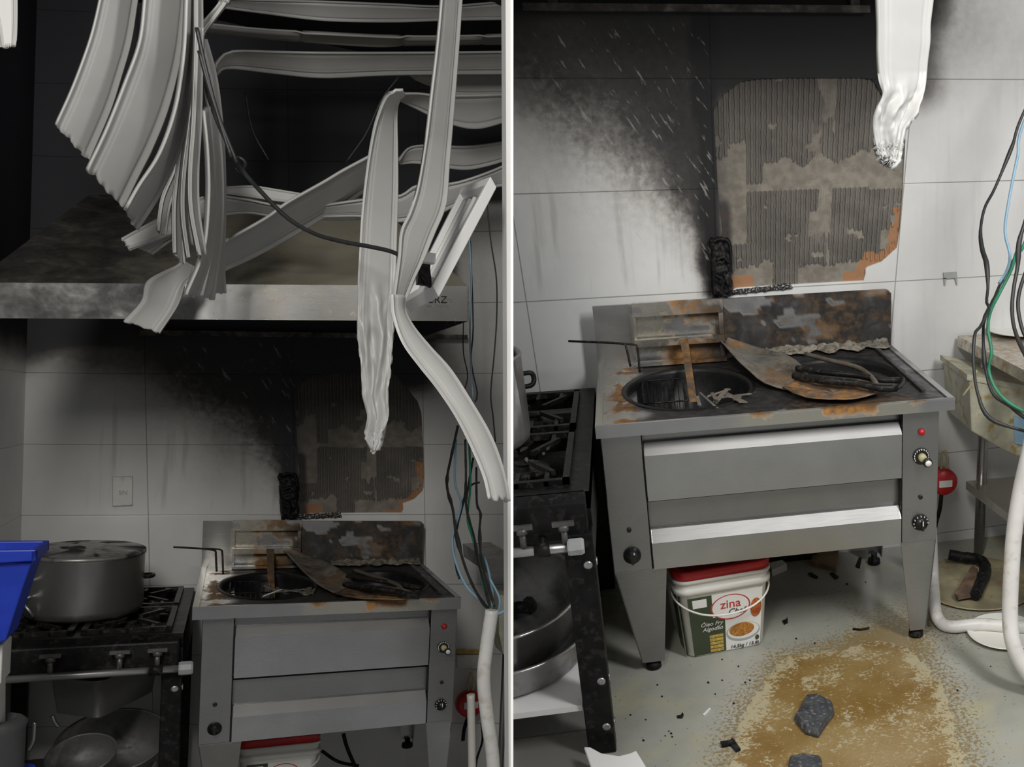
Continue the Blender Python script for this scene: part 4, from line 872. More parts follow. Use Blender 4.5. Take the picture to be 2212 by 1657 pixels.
# ------------------------------------------------------------------ black ranges
def stove(b, label, x0, x1, yf, yb, zt, cells, rail_z, leg_fr, rx=0.0, lw=.06, ly=.02):
    T = thing(b, 'gas_range', label, 'range', (x1, yf, zt-.8))
    mb = MB(); h = .05
    # worktop with openings: bars between the cells
    xs = sorted({x0, x1}|{c for q in cells for c in q[:2]}); ys = sorted({yf, yb}|{c for q in cells for c in q[2:]})
    for i in range(len(xs)-1):
        for j in range(len(ys)-1):
            cx, cy = (xs[i]+xs[i+1])/2, (ys[j]+ys[j+1])/2
            if not any(c[0] < cx < c[1] and c[2] < cy < c[3] for c in cells): mb.box(xs[i], xs[i+1], ys[j], ys[j+1], zt-h, zt)
    st = lambda x, y, z: (.8, .2, 0)
    put(b, mb, 'worktop', M['black'], T)
    mb = MB(); mb.box(x0+.01, x1-.01, yf+.02, yb-.01, zt-.10, zt-.085); put(b, mb, 'drip_tray', M['iron'], T)
    mb = MB(); P = [(yf, zt), (yf-.035, zt-.02), (yf-.04, zt-.10), (yf-.025, zt-.125), (yf+.01, zt-.125), (yf+.01, zt)]
    mb.slab([(x0, y, z) for y, z in P][::-1], (x1-x0-.01, 0, 0)); put(b, mb, 'front_panel', M['black'], T, bevel=.006)
    mb = MB(); mb.box(x1-.012, x1, yf, yb, zt-.18, zt-.001); put(b, mb, 'side_panel', M['black'], T)
    for ci, (a0, a1, c0, c1) in enumerate(cells):
        mb = MB(); e = .018
        for (p0, p1, q0, q1) in ((a0, a1, c0, c0+e), (a0, a1, c1-e, c1), (a0, a0+e, c0, c1), (a1-e, a1, c0, c1)): mb.box(p0, p1, q0, q1, zt-.004, zt+.016)
        cx, cy = (a0+a1)/2, (c0+c1)/2
        for k in range(4):
            an = math.pi/4+k*math.pi/2; d = np.array((math.cos(an)*(a1-a0)/2*.95, math.sin(an)*(c1-c0)/2*.95, 0)); s = np.array((-d[1], d[0], 0)); s = s/np.linalg.norm(s)*.007
            c = np.array((cx, cy, zt+.004)); mb.slab([c+d*.25-s, c+d-s, c+d+s, c+d*.25+s], (0,0,.014))
        for f in (.22, .5, .78): mb.box(lerp(a0, a1, f)-.006, lerp(a0, a1, f)+.006, c0, c0+(c1-c0)*.2, zt, zt+.014).box(lerp(a0, a1, f)-.006, lerp(a0, a1, f)+.006, c1-(c1-c0)*.2, c1, zt, zt+.014)
        put(b, mb, 'pan_grate', M['iron'], T)
        mb = MB(); r_ = min(a1-a0, c1-c0)*.26
        mb.lathe([(r_*.5, -.05), (r_*.55, -.012), (r_, -.01), (r_*1.02, .0), (r_*.8, .008), (r_*.45, .004), (r_*.42, .014), (0, .016)], (cx, cy, zt-.022), 36)
        bu = put(b, mb, 'burner', M['iron'], T)
        if bu:
            mb = MB(); mb.lathe([(r_*.35, 0), (r_*.33, .008), (0, .01)], (cx, cy, zt-.007), 28); put(b, mb, 'burner_cap', M['iron'], bu)
        mb = MB(); mb.tube([(cx, cy, zt-.06), (cx, yf+.03, zt-.07)], .012, 8, k=0); put(b, mb, 'gas_tube', M['iron'], T)
    # gas rail along the front with valves
    ry = yf-.075; mb = MB(); mb.tube([(x0, ry, rail_z), (x1+rx, ry, rail_z)], .013, 14, k=0); put(b, mb, 'gas_rail', M['alu'], T, label='bright gas pipe along the front')
    mb = MB(); mb.lathe([(.022, 0), (.024, .006), (.024, .036), (.02, .042)], (x1+rx-.02, ry, rail_z), 8, (1, .02, 0), smooth=False); put(b, mb, 'pipe_cap', M['grey_plate'], T)
    mb = MB(); mb.lathe([(.019, 0), (.019, .04)], (x1+rx-.105, ry, rail_z), 12, (1, .02, 0)); mb.tube([(x1+rx-.085, ry, rail_z), (x1+rx-.085, yf, rail_z+.03)], .008, 8, k=0); put(b, mb, 'pipe_bracket', M['iron'], T)
    for k in range(3):
        x = x1-.07-.105*k if k < 2 else x1-.36
        if x < x0+.03: continue
        mb = MB(); mb.cyl((x, ry, rail_z+.01), .008, .045); mb.lathe([(.014, 0), (.014, .012), (.009, .016)], (x, ry, rail_z+.05), 10); mb.box(x-.028, x+.028, ry-.006, ry+.006, rail_z+.062, rail_z+.074)
        put(b, mb, 'gas_valve', M['valve'], T)
    # legs
    for (lx0, lx1) in ((x1-lw, x1), (x0, x0+lw)):
        for (ly0, ly1) in ((yf-ly, yf-ly+.06), (yb-.06, yb-.01)):
            mb = MB(); zb_ = leg_fr; mb.box(lx0, lx1, ly0, ly1, zb_, zt-.10)
            lg = put(b, mb, 'leg', M['black'], T, bevel=.004)
            if lg and lx1 == x1 and ly0 < yf:
                for zz in (zt-.19, zt-.55, zt-.70):
                    mb = MB(); mb.lathe([(.012, 0), (.012, .003), (.007, .005), (.006, .003), (0, .003)], (x1, ly0+.02, zz), 16, (1,0,0)); mb.lathe([(.012, 0), (.012, .003), (.006, .005), (0, .003)], (lx1-.02, ly0, zz), 16, (0,-1,0)); put(b, mb, 'bolt', M['alu'], lg)
    return T
sL = stove(L, 'black cast-iron gas range under the big lidded pot, far view', -.425, .192, -1.02, -.05, -.315,
      [(-.40, -.125, -.97, -.56), (-.105, .155, -.97, -.56), (-.40, -.125, -.50, -.10), (-.105, .155, -.50, -.10)], -.422, -1.38, .012)
sR = stove(R, 'black greasy gas range cut off by the added partition, close view', -.40, .222, -1.10, -.05, -.315,
      [(-.38, -.14, -1.04, -.60), (-.11, .17, -1.04, -.60), (-.38, -.14, -.54, -.12), (-.11, .17, -.54, -.12)], -.44, -1.1058, -.045, .078, .055)

# foil and scraps on the ranges
def scraps(b, n, x0, x1, y0, y1, z, name, lab, grp, mats, size=(.012, .035)):
    for k in range(n):
        c = np.array((rng.uniform(x0, x1), rng.uniform(y0, y1), z)); a = rng.uniform(0, 6.28); l_ = rng.uniform(*size); w_ = l_*rng.uniform(.2, .7)
        d, s = np.array((math.cos(a), math.sin(a), 0)), np.array((-math.sin(a), math.cos(a), 0)); mb = MB(); m_ = 7
        P = [c+d*l_*math.cos(t)*(1+.3*rng.uniform(-1,1))+s*w_*math.sin(t)*(1+.3*rng.uniform(-1,1)) for t in np.linspace(0, 2*math.pi, m_+1)[:-1]]
        mb.slab(P, (rng.uniform(-.002,.002), 0, rng.uniform(.003, .008)))
        o = put(b, mb, name, mats[k % len(mats)])
        if o: meta(o, lab, 'scrap', grp)
scraps(R, 9, -.02, .15, -1.0, -.65, -.312, 'foil_scrap', 'crumpled bit of foil in the front burner well, close view', 'foil bits on the near range', [M['alu'], M['iron'], M['burnt']], (.006, .02))
scraps(L, 7, -.08, .14, -.95, -.6, -.31, 'foil_scrap', 'crumpled bit of foil in the front burner well, far view', 'foil bits on the far range', [M['iron'], M['burnt']])

# big aluminium pot
def ring_handle(mb, c, d, side, w=.05, out=.05, r_=.007):
    mb.tube([c-side*w, c-side*w*.9+d*out*.9, c+d*out*1.15, c+side*w*.9+d*out*.9, c+side*w], r_, 8, 26)
py_, el = -.60, 1.45
pc = L.Y(py_, 183, 1270); pr = (L.Y(py_, 314, 1260)[0]-L.Y(py_, 48, 1260)[0])/2*.985; zb_ = -.298; zp = L.Y(py_-pr*el, 187, 1218)[2]
T = thing(L, 'stock_pot', 'big dull aluminium pot with a charred flat lid on the far range', 'pot', (pc[0], py_, zb_))
c0 = (pc[0], py_, zb_); hp = zp-zb_
mb = MB(); mb.lathe([(0, 0), (pr*.93, 0), (pr*.985, .012), (pr, .03), (pr, hp), (pr*1.012, hp+.004), (pr*.99, hp+.008), (pr*.98, hp), (pr*.975, .03), (0, .02)], c0, 72, sy=el); put(L, mb, 'pot_body', M['alu'], T, stain=lambda x, y, z: (.1*sstep(.3, 0, (z-zb_)/hp), .0, .15))
mb = MB(); mb.lathe([(pr*1.02, -.004), (pr*1.02, .008), (pr*.9, .014), (pr*.5, .020), (0, .022)], (pc[0], py_, zp+.008), 72, sy=el)
def lid_st(x, y, z): n_ = fbm(x*16, y*10, 3, 4); return (.34+.75*sstep(.05, .4, n_), .25*(n_ < -.15), .3)
mb2 = MB(); mb2.surf(lambda u, w: (pc[0]+pr*1.0*w*math.cos(u*6.2832), py_+pr*el*w*math.sin(u*6.2832), zp+.0305-.012*w*w), 72, 24)
mb.v += []; k0 = len(mb.v); mb.add(mb2.v, mb2.f, True)
put(L, mb, 'lid', M['alu'], T, stain=lid_st, label='flat lid with charred streaks')
hx, hy = pc[0]-pr*.72, py_-pr*el*.69
mb = MB(); ring_handle(mb, np.array((hx, hy, zb_+hp*.55)), np.array((-.7,-.7,-.25)), np.array((0,0,1.)), .028, .05); mb.tube([np.array((hx-.02, hy-.02, zb_+hp*.35)), np.array((hx+.012, hy-.03, zb_+hp*.1))], .005, 6, k=0); put(L, mb, 'handle', M['alu'], T)
mb = MB(); ring_handle(mb, np.array((pc[0]+pr*.97, py_+pr*.3, zb_+hp*.55)), np.array((.9,.3,0)), np.array((0,1.,0)), .03, .03); put(L, mb, 'handle', M['iron'], T)
# same pot at the cut edge of the close view
e_ = R.Y(-.66, 1134, 840); rr = .2; c0 = (e_[0]-rr, -.66, -.298)
T = thing(R, 'stock_pot', 'side of an aluminium pot standing at the added partition on the near range', 'pot', c0)
mb = MB(); mb.lathe([(0, 0), (rr*.93, 0), (rr*.985, .012), (rr, .03), (rr, .26), (rr*1.015, .265), (rr*.98, .27), (rr*.97, .03), (0, .02)], c0, 64); put(R, mb, 'pot_body', M['alu'], T, stain=lambda x, y, z: (.3, 0, .1))
mb = MB(); c = R.Y(-.5, 1128, 822); ring_handle(mb, c, np.array((.75,.35,0)), np.array((0,.3,.9)), .022, .04, .008); put(R, mb, 'handle', M['iron'], T)

# tub of frying fat
def rrect(w, d, r_, n=6):
    P = []
    for sx, sy, a0 in ((1,1,0), (-1,1,90), (-1,-1,180), (1,-1,270)):
        for k in range(n+1): a = math.radians(a0+90*k/n); P.append((sx*(w-r_)+r_*math.cos(a), sy*(d-r_)+r_*math.sin(a)))
    return P
def tub(b, c, w, d, h, yaw, label, near):
    T = thing(b, 'plastic_tub', label, 'tub', c); ca, sa = math.cos(yaw), math.sin(yaw)
    loc = lambda x, y, z: np.array((c[0]+x*ca-y*sa, c[1]+x*sa+y*ca, c[2]+z))
    def shell(levels, nm, mat, parent=T, cap=True):
        mb = MB(); V = []; m_ = None
        for z, s in levels:
            P = rrect(w*s, d*s if not isinstance(s, tuple) else d, .28*min(w, d)*s); m_ = len(P); V += [loc(x, y, z) for x, y in P]
        K = len(levels); Fs = [(i*m_+j, i*m_+(j+1) % m_, (i+1)*m_+(j+1) % m_, (i+1)*m_+j) for i in range(K-1) for j in range(m_)]
        mb.add(V, Fs, True)
        if cap: mb.add(V[:m_], [list(range(m_))[::-1]]); mb.add(V[-m_:], [list(range(m_))])
        return put(b, mb, nm, mat, parent)
    shell([(0, .82), (.006, .85), (h*.72, .965), (h*.74, .99)], 'tub_body', M['tub'])
    shell([(h*.74, 1.0), (h*.745, 1.035), (h*.80, 1.04), (h*.805, 1.0), (h*.86, 1.01), (h*.865, 1.045), (h*.90, 1.045), (h*.90, .98)], 'rim', M['tub'])
    shell([(h*.9, .985), (h*.905, 1.03), (h*.985, 1.035), (h*1.0, 1.02), (h*1.0, .93), (h*.93, .90)], 'lid', M['red'], label_ := T) if False else None
    ld = shell([(h*.9, 1.0), (h*.902, 1.028), (h*.985, 1.035), (h, 1.02), (h*.995, .93), (h*.93, .90)], 'lid', M['red'])
    # bail handle
    mb = MB(); mb.tube([loc(-w*1.06, 0, h*.78), loc(-w*1.0, -d*.8, h*.66), loc(-w*.6, -d*1.16, h*.57), loc(0, -d*1.2, h*.52), loc(w*.6, -d*1.16, h*.57), loc(w*1.0, -d*.8, h*.66), loc(w*1.06, 0, h*.78)], .0035, 8, 50); put(b, mb, 'bail_handle', M['tub'], T)
    # printed label on the front face (the face leans in towards the base)
    def fp(x, z, e=.0012):   # front-face point, x in -1..1, z in 0..1 of the body
        s = lerp(.85, .965, z); return loc(x*w*.985*s, -d*s-e, z*h*.72)
    def pan(x0_, x1_, z0_, z1_, nm, mat, e=.0015, parent=T):
        mb = MB(); mb.slab([fp(x0_, z0_, e), fp(x1_, z0_, e), fp(x1_, z1_, e), fp(x0_, z1_, e)], loc(0,.0006,0)-loc(0,0,0)); return put(b, mb, nm, mat, parent)
    lab = pan(-.84, .86, .03, .97, 'label', M['label_white'], .0012)
    pan(-.84, -.02, .03, .6, 'green_print', M['green'], .002, lab); pan(-.84, -.3, .598, .97, 'green_print', M['green'], .002, lab)
    if near:
        mb = MB(); s = lerp(.85, .965, .5)
        mb.slab([loc(-w*.82*1.0, -d*.80, .008), loc(-w*.86, -d*.2, .008), loc(-w*.975, -d*.2, h*.7), loc(-w*.93, -d*.9, h*.7)], (-.002, -.001, 0)); put(b, mb, 'green_print', M['green'], lab)
    for k in range(5): pan(-.42, -.08, .05+.058*k, .095+.058*k, 'yellow_strip', M['yellow'], .003, lab)
    pan(-.74, -.42, .80, .93, 'white_print', M['label_white'], .003, lab)
    def oval(cx, cz, rx_, rz_, nm, mat, e, n=40, ring=None):
        mb = MB(); P = [fp(cx+rx_*math.cos(t), cz+rz_*math.sin(t), e) for t in np.linspace(0, 2*math.pi, n+1)[:-1]]
        if ring:
            Q = [fp(cx+rx_*ring*math.cos(t), cz+rz_*ring*math.sin(t), e) for t in np.linspace(0, 2*math.pi, n+1)[:-1]]
            mb.add(P+Q, [(i, (i+1) % n, n+(i+1) % n, n+i) for i in range(n)])
        else: mb.slab(P, loc(0,.0006,0)-loc(0,0,0))
        return put(b, mb, nm, mat, lab)
    oval(.12, .74, .46, .2, 'logo_ground', M['label_white'], .0032); oval(.12, .74, .46, .2, 'logo_ring', M['print_red'], .0036, 40, .93)
    ex = fp(.5, .5)-fp(-.5, .5); ez = fp(0, .9)-fp(0, .1)
    text(b, lab, 'zina', fp(-.12, .73, .0045), h*.135, M['print_red'], 'logo_text', ex, ez); text(b, lab, 'Chef', fp(.05, .62, .0045), h*.09, M['ink'], 'logo_text', ex, ez, .3)
    text(b, lab, 'Óleo Fry', fp(-.62, .49, .004), h*.062, M['label_white'], 'label_text', ex, ez, .3); text(b, lab, 'Algodão', fp(-.58, .41, .004), h*.062, M['label_white'], 'label_text', ex, ez, .3)
    text(b, lab, '14,5kg / 15,8L', fp(.08, .05, .004), h*.055, M['ink'], 'label_text', ex, ez, .2)
    oval(.42, .30, .42, .15, 'plate_print', M['grey_plate'], .0028); oval(.42, .315, .39, .13, 'plate_print', M['label_white'], .0034); oval(.38, .34, .31, .11, 'fried_food_print', M['food'], .0042); oval(.72, .66, .13, .15, 'fried_food_print', M['redfood'], .0036)
    oval(.78, .16, .05, .04, 'small_emblem', M['green'], .0034)
    return T
q0, q1 = R.Z(R.zf, 1487, 1424), R.Z(R.zf, 1652, 1392)
w_ = np.linalg.norm(q1-q0)/2/.84; ya_ = math.atan2(q1[1]-q0[1], q1[0]-q0[0]); d_ = w_*1.05; fc = (q0+q1)/2
tub(R, (fc[0]-math.sin(ya_)*d_*.84*-1*-1, fc[1]+d_*.84, R.zf), w_, d_, .335, ya_, 'white printed tub with a red lid under the fryer, close view', True)
t0, t1 = L.Y(-.75, 513, 1640), L.Y(-.75, 692, 1650)
tub(L, ((t0[0]+t1[0])/2, -.62, t0[2]-.27), (t1[0]-t0[0])/2/1.03, .1, .33, 0, 'white tub with a red lid half seen beneath the fryer, far view', False)

# things under the ranges
def bowl(b, c, r_, h, ax, name, label, cat_, mat, handles=0, st=None, group=None, taper=.9):
    T = thing(b, name, label, cat_, c, group); ax = np.array(ax, float); ax /= np.linalg.norm(ax)
    mb = MB(); mb.lathe([(0, 0), (r_*taper*.9, 0), (r_*taper, .012), (r_, h), (r_*1.02, h+.002), (r_*1.02, h+.008), (r_*.985, h+.008), (r_*.98, h), (r_*taper*.97, .016), (0, .008)], c, 72, ax)
    ci = np.array(c, float)
    def sti(x, y, z):
        q = np.array((x, y, z))-ci; hh = q @ ax; rr_ = np.linalg.norm(q-ax*hh); o_ = st(x, y, z)
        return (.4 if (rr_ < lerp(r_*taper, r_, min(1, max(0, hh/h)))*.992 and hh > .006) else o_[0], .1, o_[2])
    put(b, mb, 'pan_body', mat, T, stain=sti if st else None)
    a = np.cross(ax, [0,1,0]); a /= np.linalg.norm(a)
    f_ = np.cross(a, ax); f_ = f_ if f_[1] < 0 else -f_
    for k in range(handles):
        d = (a*.75+f_*.66) if k == 0 else (-a*.9+f_*.4); d /= np.linalg.norm(d); side = np.cross(ax, d)
        mb = MB(); ring_handle(mb, np.array(c)+ax*h*.72+d*r_*.97, d*.55-ax*.25, side, .06, .055, .006)
        for s in (-1, 1):
            p = np.array(c)+ax*h*.72+d*r_*.975+side*s*.06; mb.slab([p+side*.016+ax*.018, p-side*.016+ax*.018, p-side*.016-ax*.018, p+side*.016-ax*.018], d*.005)
        put(b, mb, 'handle', M['alu'], T)
    return T
st_a = lambda x, y, z: (.12+.2*fbm(x*6, y*6, z*6, 3), 0, .15)
mb = MB(); mb.slab([(-.38,-1.14,-.962), (.141,-1.14,-.962), (.141,-.30,-.962), (-.38,-.30,-.962)], (0,0,.018)); o = put(R, mb, 'shelf_board', M['white']); meta(o, 'white board shelf under the near range carrying two aluminium basins', 'shelf')
bowl(R, (-.115,-.83,-.942), .285, .10, (0,0,1), 'aluminium_basin', 'lower of two wide aluminium basins on the white board, close view', 'basin', M['alu'], 1, st_a, 'aluminium basins under the near range')
bowl(R, (-.13,-.81,-.855), .275, .14, (.03,-.10,1), 'aluminium_basin', 'upper wide aluminium basin with a strap handle, close view', 'basin', M['alu'], 1, st_a, 'aluminium basins under the near range')
mb = MB(); q = R.Z(-.82, 1122, 1325); mb.tube([q+np.array((-.05,0,.0)), q+np.array((0,-.02,.03)), q+np.array((.03,.03,.0)), q+np.array((.02,.09,-.01))], .02, 8); o = put(R, mb, 'charred_lump', M['char']); meta(o, 'black charred lump lying inside the upper basin', 'scrap')
# far view: deep tray and two open pots
Fp, Lp, Rp = L.Y(-1.0, 212, 1558), L.Y(-.86, 98, 1527), L.Y(-.62, 350, 1478); Lp[2] = Rp[2] = Fp[2]; Bp = Lp+Rp-Fp; h_ = .135
T = thing(L, 'deep_steel_tray', 'deep rectangular steel tray standing cornerwise on the pots below the far range', 'tray', Fp)
cen = (Lp+Rp)/2; up_ = np.array((0,0,h_)); t_in = [lerp(p, cen, .06) for p in (Fp, Rp, Bp, Lp)]; bo = [lerp(p, cen, .12) for p in (Fp, Rp, Bp, Lp)]
mb = MB(); P = [Fp, Rp, Bp, Lp]
def rc(P_, f=.14, n=5):
    out = []
    for i in range(4):
        p, a, c = P_[i], P_[i-1], P_[(i+1) % 4]; A0, C0 = lerp(p, a, f), lerp(p, c, f)
        out += [lerp(lerp(A0, p, t), lerp(p, C0, t), t) for t in np.linspace(0, 1, n)]
    return out
r0, r1, r2, r3 = rc(bo), rc([p+up_ for p in P]), rc([p+up_+np.array((0,0,.002)) for p in [lerp(p, cen, .05) for p in P]]), rc([lerp(p, cen, .15)+np.array((0,0,.006)) for p in P]); m_ = len(r0)
lip = rc([lerp(p, cen, -.06)+up_ for p in P])
V = r0+r1+lip+r2+r3; mb.add(V, [(k*m_+j, k*m_+(j+1) % m_, (k+1)*m_+(j+1) % m_, (k+1)*m_+j) for k in range(4) for j in range(m_)], True); mb.add(r0, [list(range(m_))[::-1]]); mb.add(r3, [list(range(m_))])
put(L, mb, 'tray_body', M['alu'], T, stain=lambda x, y, z: (.15, 0, .2))
def facing(b, x, y, yy, ax_px): return b.Y(yy, x, y)
bowl(L, L.Y(-.72, 250, 1600)+np.array((0,.05,-.15)), .17, .17, (-.05,-.42,.9), 'open_pot', 'wide open aluminium pot tipped toward us below the far range', 'pot', M['alu'], 2, st_a, 'open pots under the far range')
bowl(L, L.Y(-.95, 183, 1628)+np.array((0,.03,-.08)), .10, .085, (-.1,-.42,.9), 'open_pot', 'smaller open pot resting in front of the wide tipped pot', 'pot', M['alu'], 0, st_a, 'open pots under the far range')
for p_, lb in (([(75,1560),(72,1600),(62,1622)], 'bent steel ladle handle at the left under the far range'), ([(113,1546),(118,1560),(126,1570)], 'short hooked steel handle beside the ladle handle')):
    mb = MB(); mb.tube(px(L, *[(x, y, 1, -.9) for x, y in p_]), .006, 8); meta(put(L, mb, 'utensil_handle', M['alu']), lb, 'utensil')
mb = MB(); mb.box(-.36, .128, -.97, -.12, -1.0, -.985); o = put(L, mb, 'shelf_board', M['steel_dark']); meta(o, 'dark shelf under the far range', 'shelf')

# left edge of the far view: blue crate on a white bucket, grey drum
T = thing(L, 'blue_crate', 'bright blue plastic crate at the left edge of the far view', 'crate', L.Y(-1.9, 20, 1395))
A_ = [L.Y(-1.9, *p) for p in ((-90,1176),(76,1182),(76,1214),(52,1262),(12,1385),(-90,1405))]
mb = MB(); mb.slab([A_[2]+np.array((-.006,0,0)), A_[3], A_[4], A_[5], L.Y(-1.9,-90,1210)], (0,.16,0)); put(L, mb, 'crate_body', M['blue'], T, bevel=.004)
mb = MB(); q = [L.Y(-1.92, *p) for p in ((-90,1190),(78,1188),(78,1212),(-90,1222))]
mb.slab(q, (0,.022,0)); mb.slab([p+np.array((0,.18,0)) for p in q], (0,.02,0)); mb.slab([q[1]+np.array((-.012,0,0)), q[1], q[2], q[2]+np.array((-.012,0,0))], (0,.2,0)); put(L, mb, 'crate_rim', M['blue'], T, bevel=.003)
mb = MB(); q = [L.Y(-1.85, *p) for p in ((-90,1398),(6,1393),(2,1478),(-8,1482),(-12,2080),(-90,2080))]; mb.slab(q, (0,.12,0)); o = put(L, mb, 'white_container', M['tub'], bevel=.004); meta(o, 'sliver of a white container beneath the blue crate', 'container')
c = L.Y(-1.75, -28, 1625); mb = MB(); mb.lathe([(.072,-.72),(.075,-.2),(.08,.06),(.085,.075),(.075,.085),(.06,.09),(.055,.07),(0,.07)], c, 40); o = put(L, mb, 'grey_drum', simple('dark_grey_drum_plastic', (.09,.09,.095), .5)); meta(o, 'rounded dark grey drum in the lower left corner', 'drum')
mb = MB(); mb.cyl(L.Y(-1.7, 30, 1700), .045, .05); o = put(L, mb, 'blue_plastic_disc', M['blue']); meta(o, 'blue plastic disc low at the left corner beside the dark grey drum', 'disc')

# wall fittings
q = [L.Y(-.001, *p) for p in ((244,1093),(286,1091),(286,1029),(244,1031))]
T = thing(L, 'blank_wall_plate', 'square blank switch plate on the white tiles above the pot', 'wall plate', q[0])
mb = MB(); mb.slab(q, (0,-.006,0)); put(L, mb, 'plate', M['pipe'], T, bevel=.002)
e_ = q[1]-q[0]; text(L, T, 'SN', L.Y(-.008, 256, 1069), .026, M['grey_plate'], 'plate_mark', e_, (0,0,1))
mb = MB(); c = sum(q)/4
for p0, p1 in zip(q, q[1:]+q[:1]): mb.slab([lerp(c, p0, 1.04), lerp(c, p1, 1.04), lerp(c, p1, 1.0), lerp(c, p0, 1.0)], (0,-.004,0))
put(L, mb, 'dirty_edge', M['grey_plate'], T)
def charbox(b, who, P, S):
    T = thing(b, 'charred_socket_box', 'melted black socket box left of the bare wall patch, '+who, 'socket box', b.Y(0, *P[3]))
    q = [b.Y(-.002, *p) for p in P]; c = sum(q)/4
    mb = MB()
    def sf(u, w):
        p = lerp(lerp(q[0], q[1], u), lerp(q[3], q[2], u), w); e = min(u, 1-u, w, 1-w)
        return p+np.array((.006*fbm(u*3, w*7, 2, 3), -.006-.03*sstep(0, .12, e)-.02*fbm(u*6, w*10, 4, 3), .006*fbm(u*6, w*3, 8, 2)))
    mb.surf(sf, 14, 34, .004); put(b, mb, 'box', M['char'], T)
    mb = MB(); p = lerp(q[0], q[3], .02); z = lambda t, u: lerp(lerp(q[0], q[1], u), lerp(q[3], q[2], u), t)+np.array((0,-.045,0))
    mb.tube([z(.05,.1), z(.0,.5), z(.05,.9), z(.3,1.0)], .005, 6); mb.tube([z(.35,.2), z(.3,.6), z(.4,.85)], .006, 6); mb.tube([z(.6,.15), z(.7,.5), z(.9,.4), z(.98,.7)], .007, 6); put(b, mb, 'melted_rim', M['char'], T)
    q = [b.Y(-.002, *p) for p in S]; mb = MB()
    mb.surf(lambda u, w: lerp(lerp(q[0], q[1], u), lerp(q[3], q[2], u), w)+np.array((0,-.008-.008*fbm(u*20, w*3, 1, 3), .004*fbm(u*12, w, 5, 2))), 44, 6, .004)
    o = put(b, mb, 'charred_tile_edge', simple('charred_flaky_edge', (.035,.033,.033), .7, 0, .6, 60, .9, (.55,.55,.53))); meta(o, 'charred flaky strip between bare patch and splashback, '+who, 'charred strip')
charbox(R, 'close view', [(1534,512),(1575,514),(1580,638),(1540,642)], [(1572,636),(1712,622),(1706,611),(1580,628)])
charbox(L, 'far view', [(602,1022),(640,1022),(643,1118),(608,1121)], [(640,1121),(738,1117),(735,1107),(645,1111)])
mb = MB()
for P in ([(2037,589),(2066,587),(2067,600),(2038,602)], [(2038,600),(2043,600),(2041,617),(2039,615)], [(2062,600),(2067,600),(2067,616),(2064,610)]): mb.slab([R.Y(-.001, *p) for p in P][::-1], (0,-.006,0))
o = put(R, mb, 'cable_clip', M['grey_plate']); meta(o, 'small grey cable clip on the clean tiles right of the fryer', 'clip')

# conduits, plugs
mb = MB(); mb.tube(px(L, (1063,1318,1,-1.95),(1051,1400,1,-1.95),(1045,1470,1,-1.95),(1054,1560,1,-1.95),(1063,1620,1,-1.95),(1068,1700,1,-1.95)), .0205, 16, 50); o = put(L, mb, 'plastic_conduit', M['pipe']); meta(o, 'thick white conduit rising at the right with blue wires in its mouth, far view', 'conduit')
mb = MB(); mb.tube(px(L, (1017,1500,1,-.9),(1019,1600,1,-.9),(1020,1700,1,-.9)), .016, 14, 20); o = put(L, mb, 'plastic_conduit', M['tub']); meta(o, 'thin cream conduit standing just right of the fryer, far view', 'conduit')
T = thing(L, 'junction_box', 'grey junction box with a yellow strip on the wall right of the far fryer', 'junction box', L.Y(-.02, 1015, 1440))
mb = MB(); q = [L.Y(-.001, *p) for p in ((985,1441),(1037,1441),(1037,1413),(985,1413))]; mb.slab(q, (0,-.03,0)); put(L, mb, 'box', M['pipe'], T, bevel=.003)
mb = MB(); q = [L.Y(-.001, *p) for p in ((985,1412),(1037,1412),(1037,1403),(985,1403))]; mb.slab(q, (0,-.012,0)); put(L, mb, 'yellow_strip', M['yellow'], T)
def plug(b, who, p0, p1, cable):
    T = thing(b, 'red_plug', 'round red industrial plug right of the fryer, '+who, 'plug', b.Y(-.1, *p0))
    a = b.Y(-.1, *p0); c = b.Y(-.1, *p1); r_ = np.linalg.norm(c-a)*.5; m_ = (a+c)/2; mb = MB()
    mb.lathe([(r_, -.03), (r_, .02), (r_*.85, .03), (0, .032)], m_, 28, (0,-1,.1)); put(b, mb, 'plug_body', M['red'], T)
    mb = MB(); mb.box(m_[0]-r_*.5, m_[0]+r_*.5, m_[1]-.036, m_[1]-.03, m_[2]-r_*.25, m_[2]+r_*.25); put(b, mb, 'white_sticker', M['label_white'], T)
    mb = MB(); mb.tube(px(b, *[(x, y, 1, -.1) for x, y in cable]), .009, 8); put(b, mb, 'cable', M['char'], T)
    mb = MB()
    for s in (-1, 1): mb.tube([m_+np.array((s*.008, 0, r_*.9)), m_+np.array((s*.014, -.01, r_*1.6)), m_+np.array((s*.004, 0, r_*2.4))], .006, 6)
    put(b, mb, 'wire_end', M['beige'], T)
plug(R, 'close view', (2036,1012), (2038,1066), [(2034,1062),(2030,1100),(2022,1130),(2018,1160)])
plug(L, 'far view', (1014,1492), (1016,1548), [(1012,1545),(1003,1575),(1000,1600)])
mb = MB(); mb.tube(px(L, (1040,1560,1,-.5),(1042,1600,1,-.5),(1030,1640,1,-.5),(1025,1680,1,-.5)), .005, 6); meta(put(L, mb, 'electric_cable', M['char']), 'black cable curving down behind the thin conduit', 'cable')
for p_, lb in (([(742,1585),(748,1610),(760,1640),(775,1670)], 'black cable hanging beneath the middle of the far fryer'), ([(695,1622),(730,1645),(775,1655)], 'second black cable under the far fryer, running right from the tub')):
    mb = MB(); mb.tube(px(L, *[(x, y, 1, -.3) for x, y in p_]), .008, 6); meta(put(L, mb, 'electric_cable', M['char']), lb, 'cable')
zf = R.zf
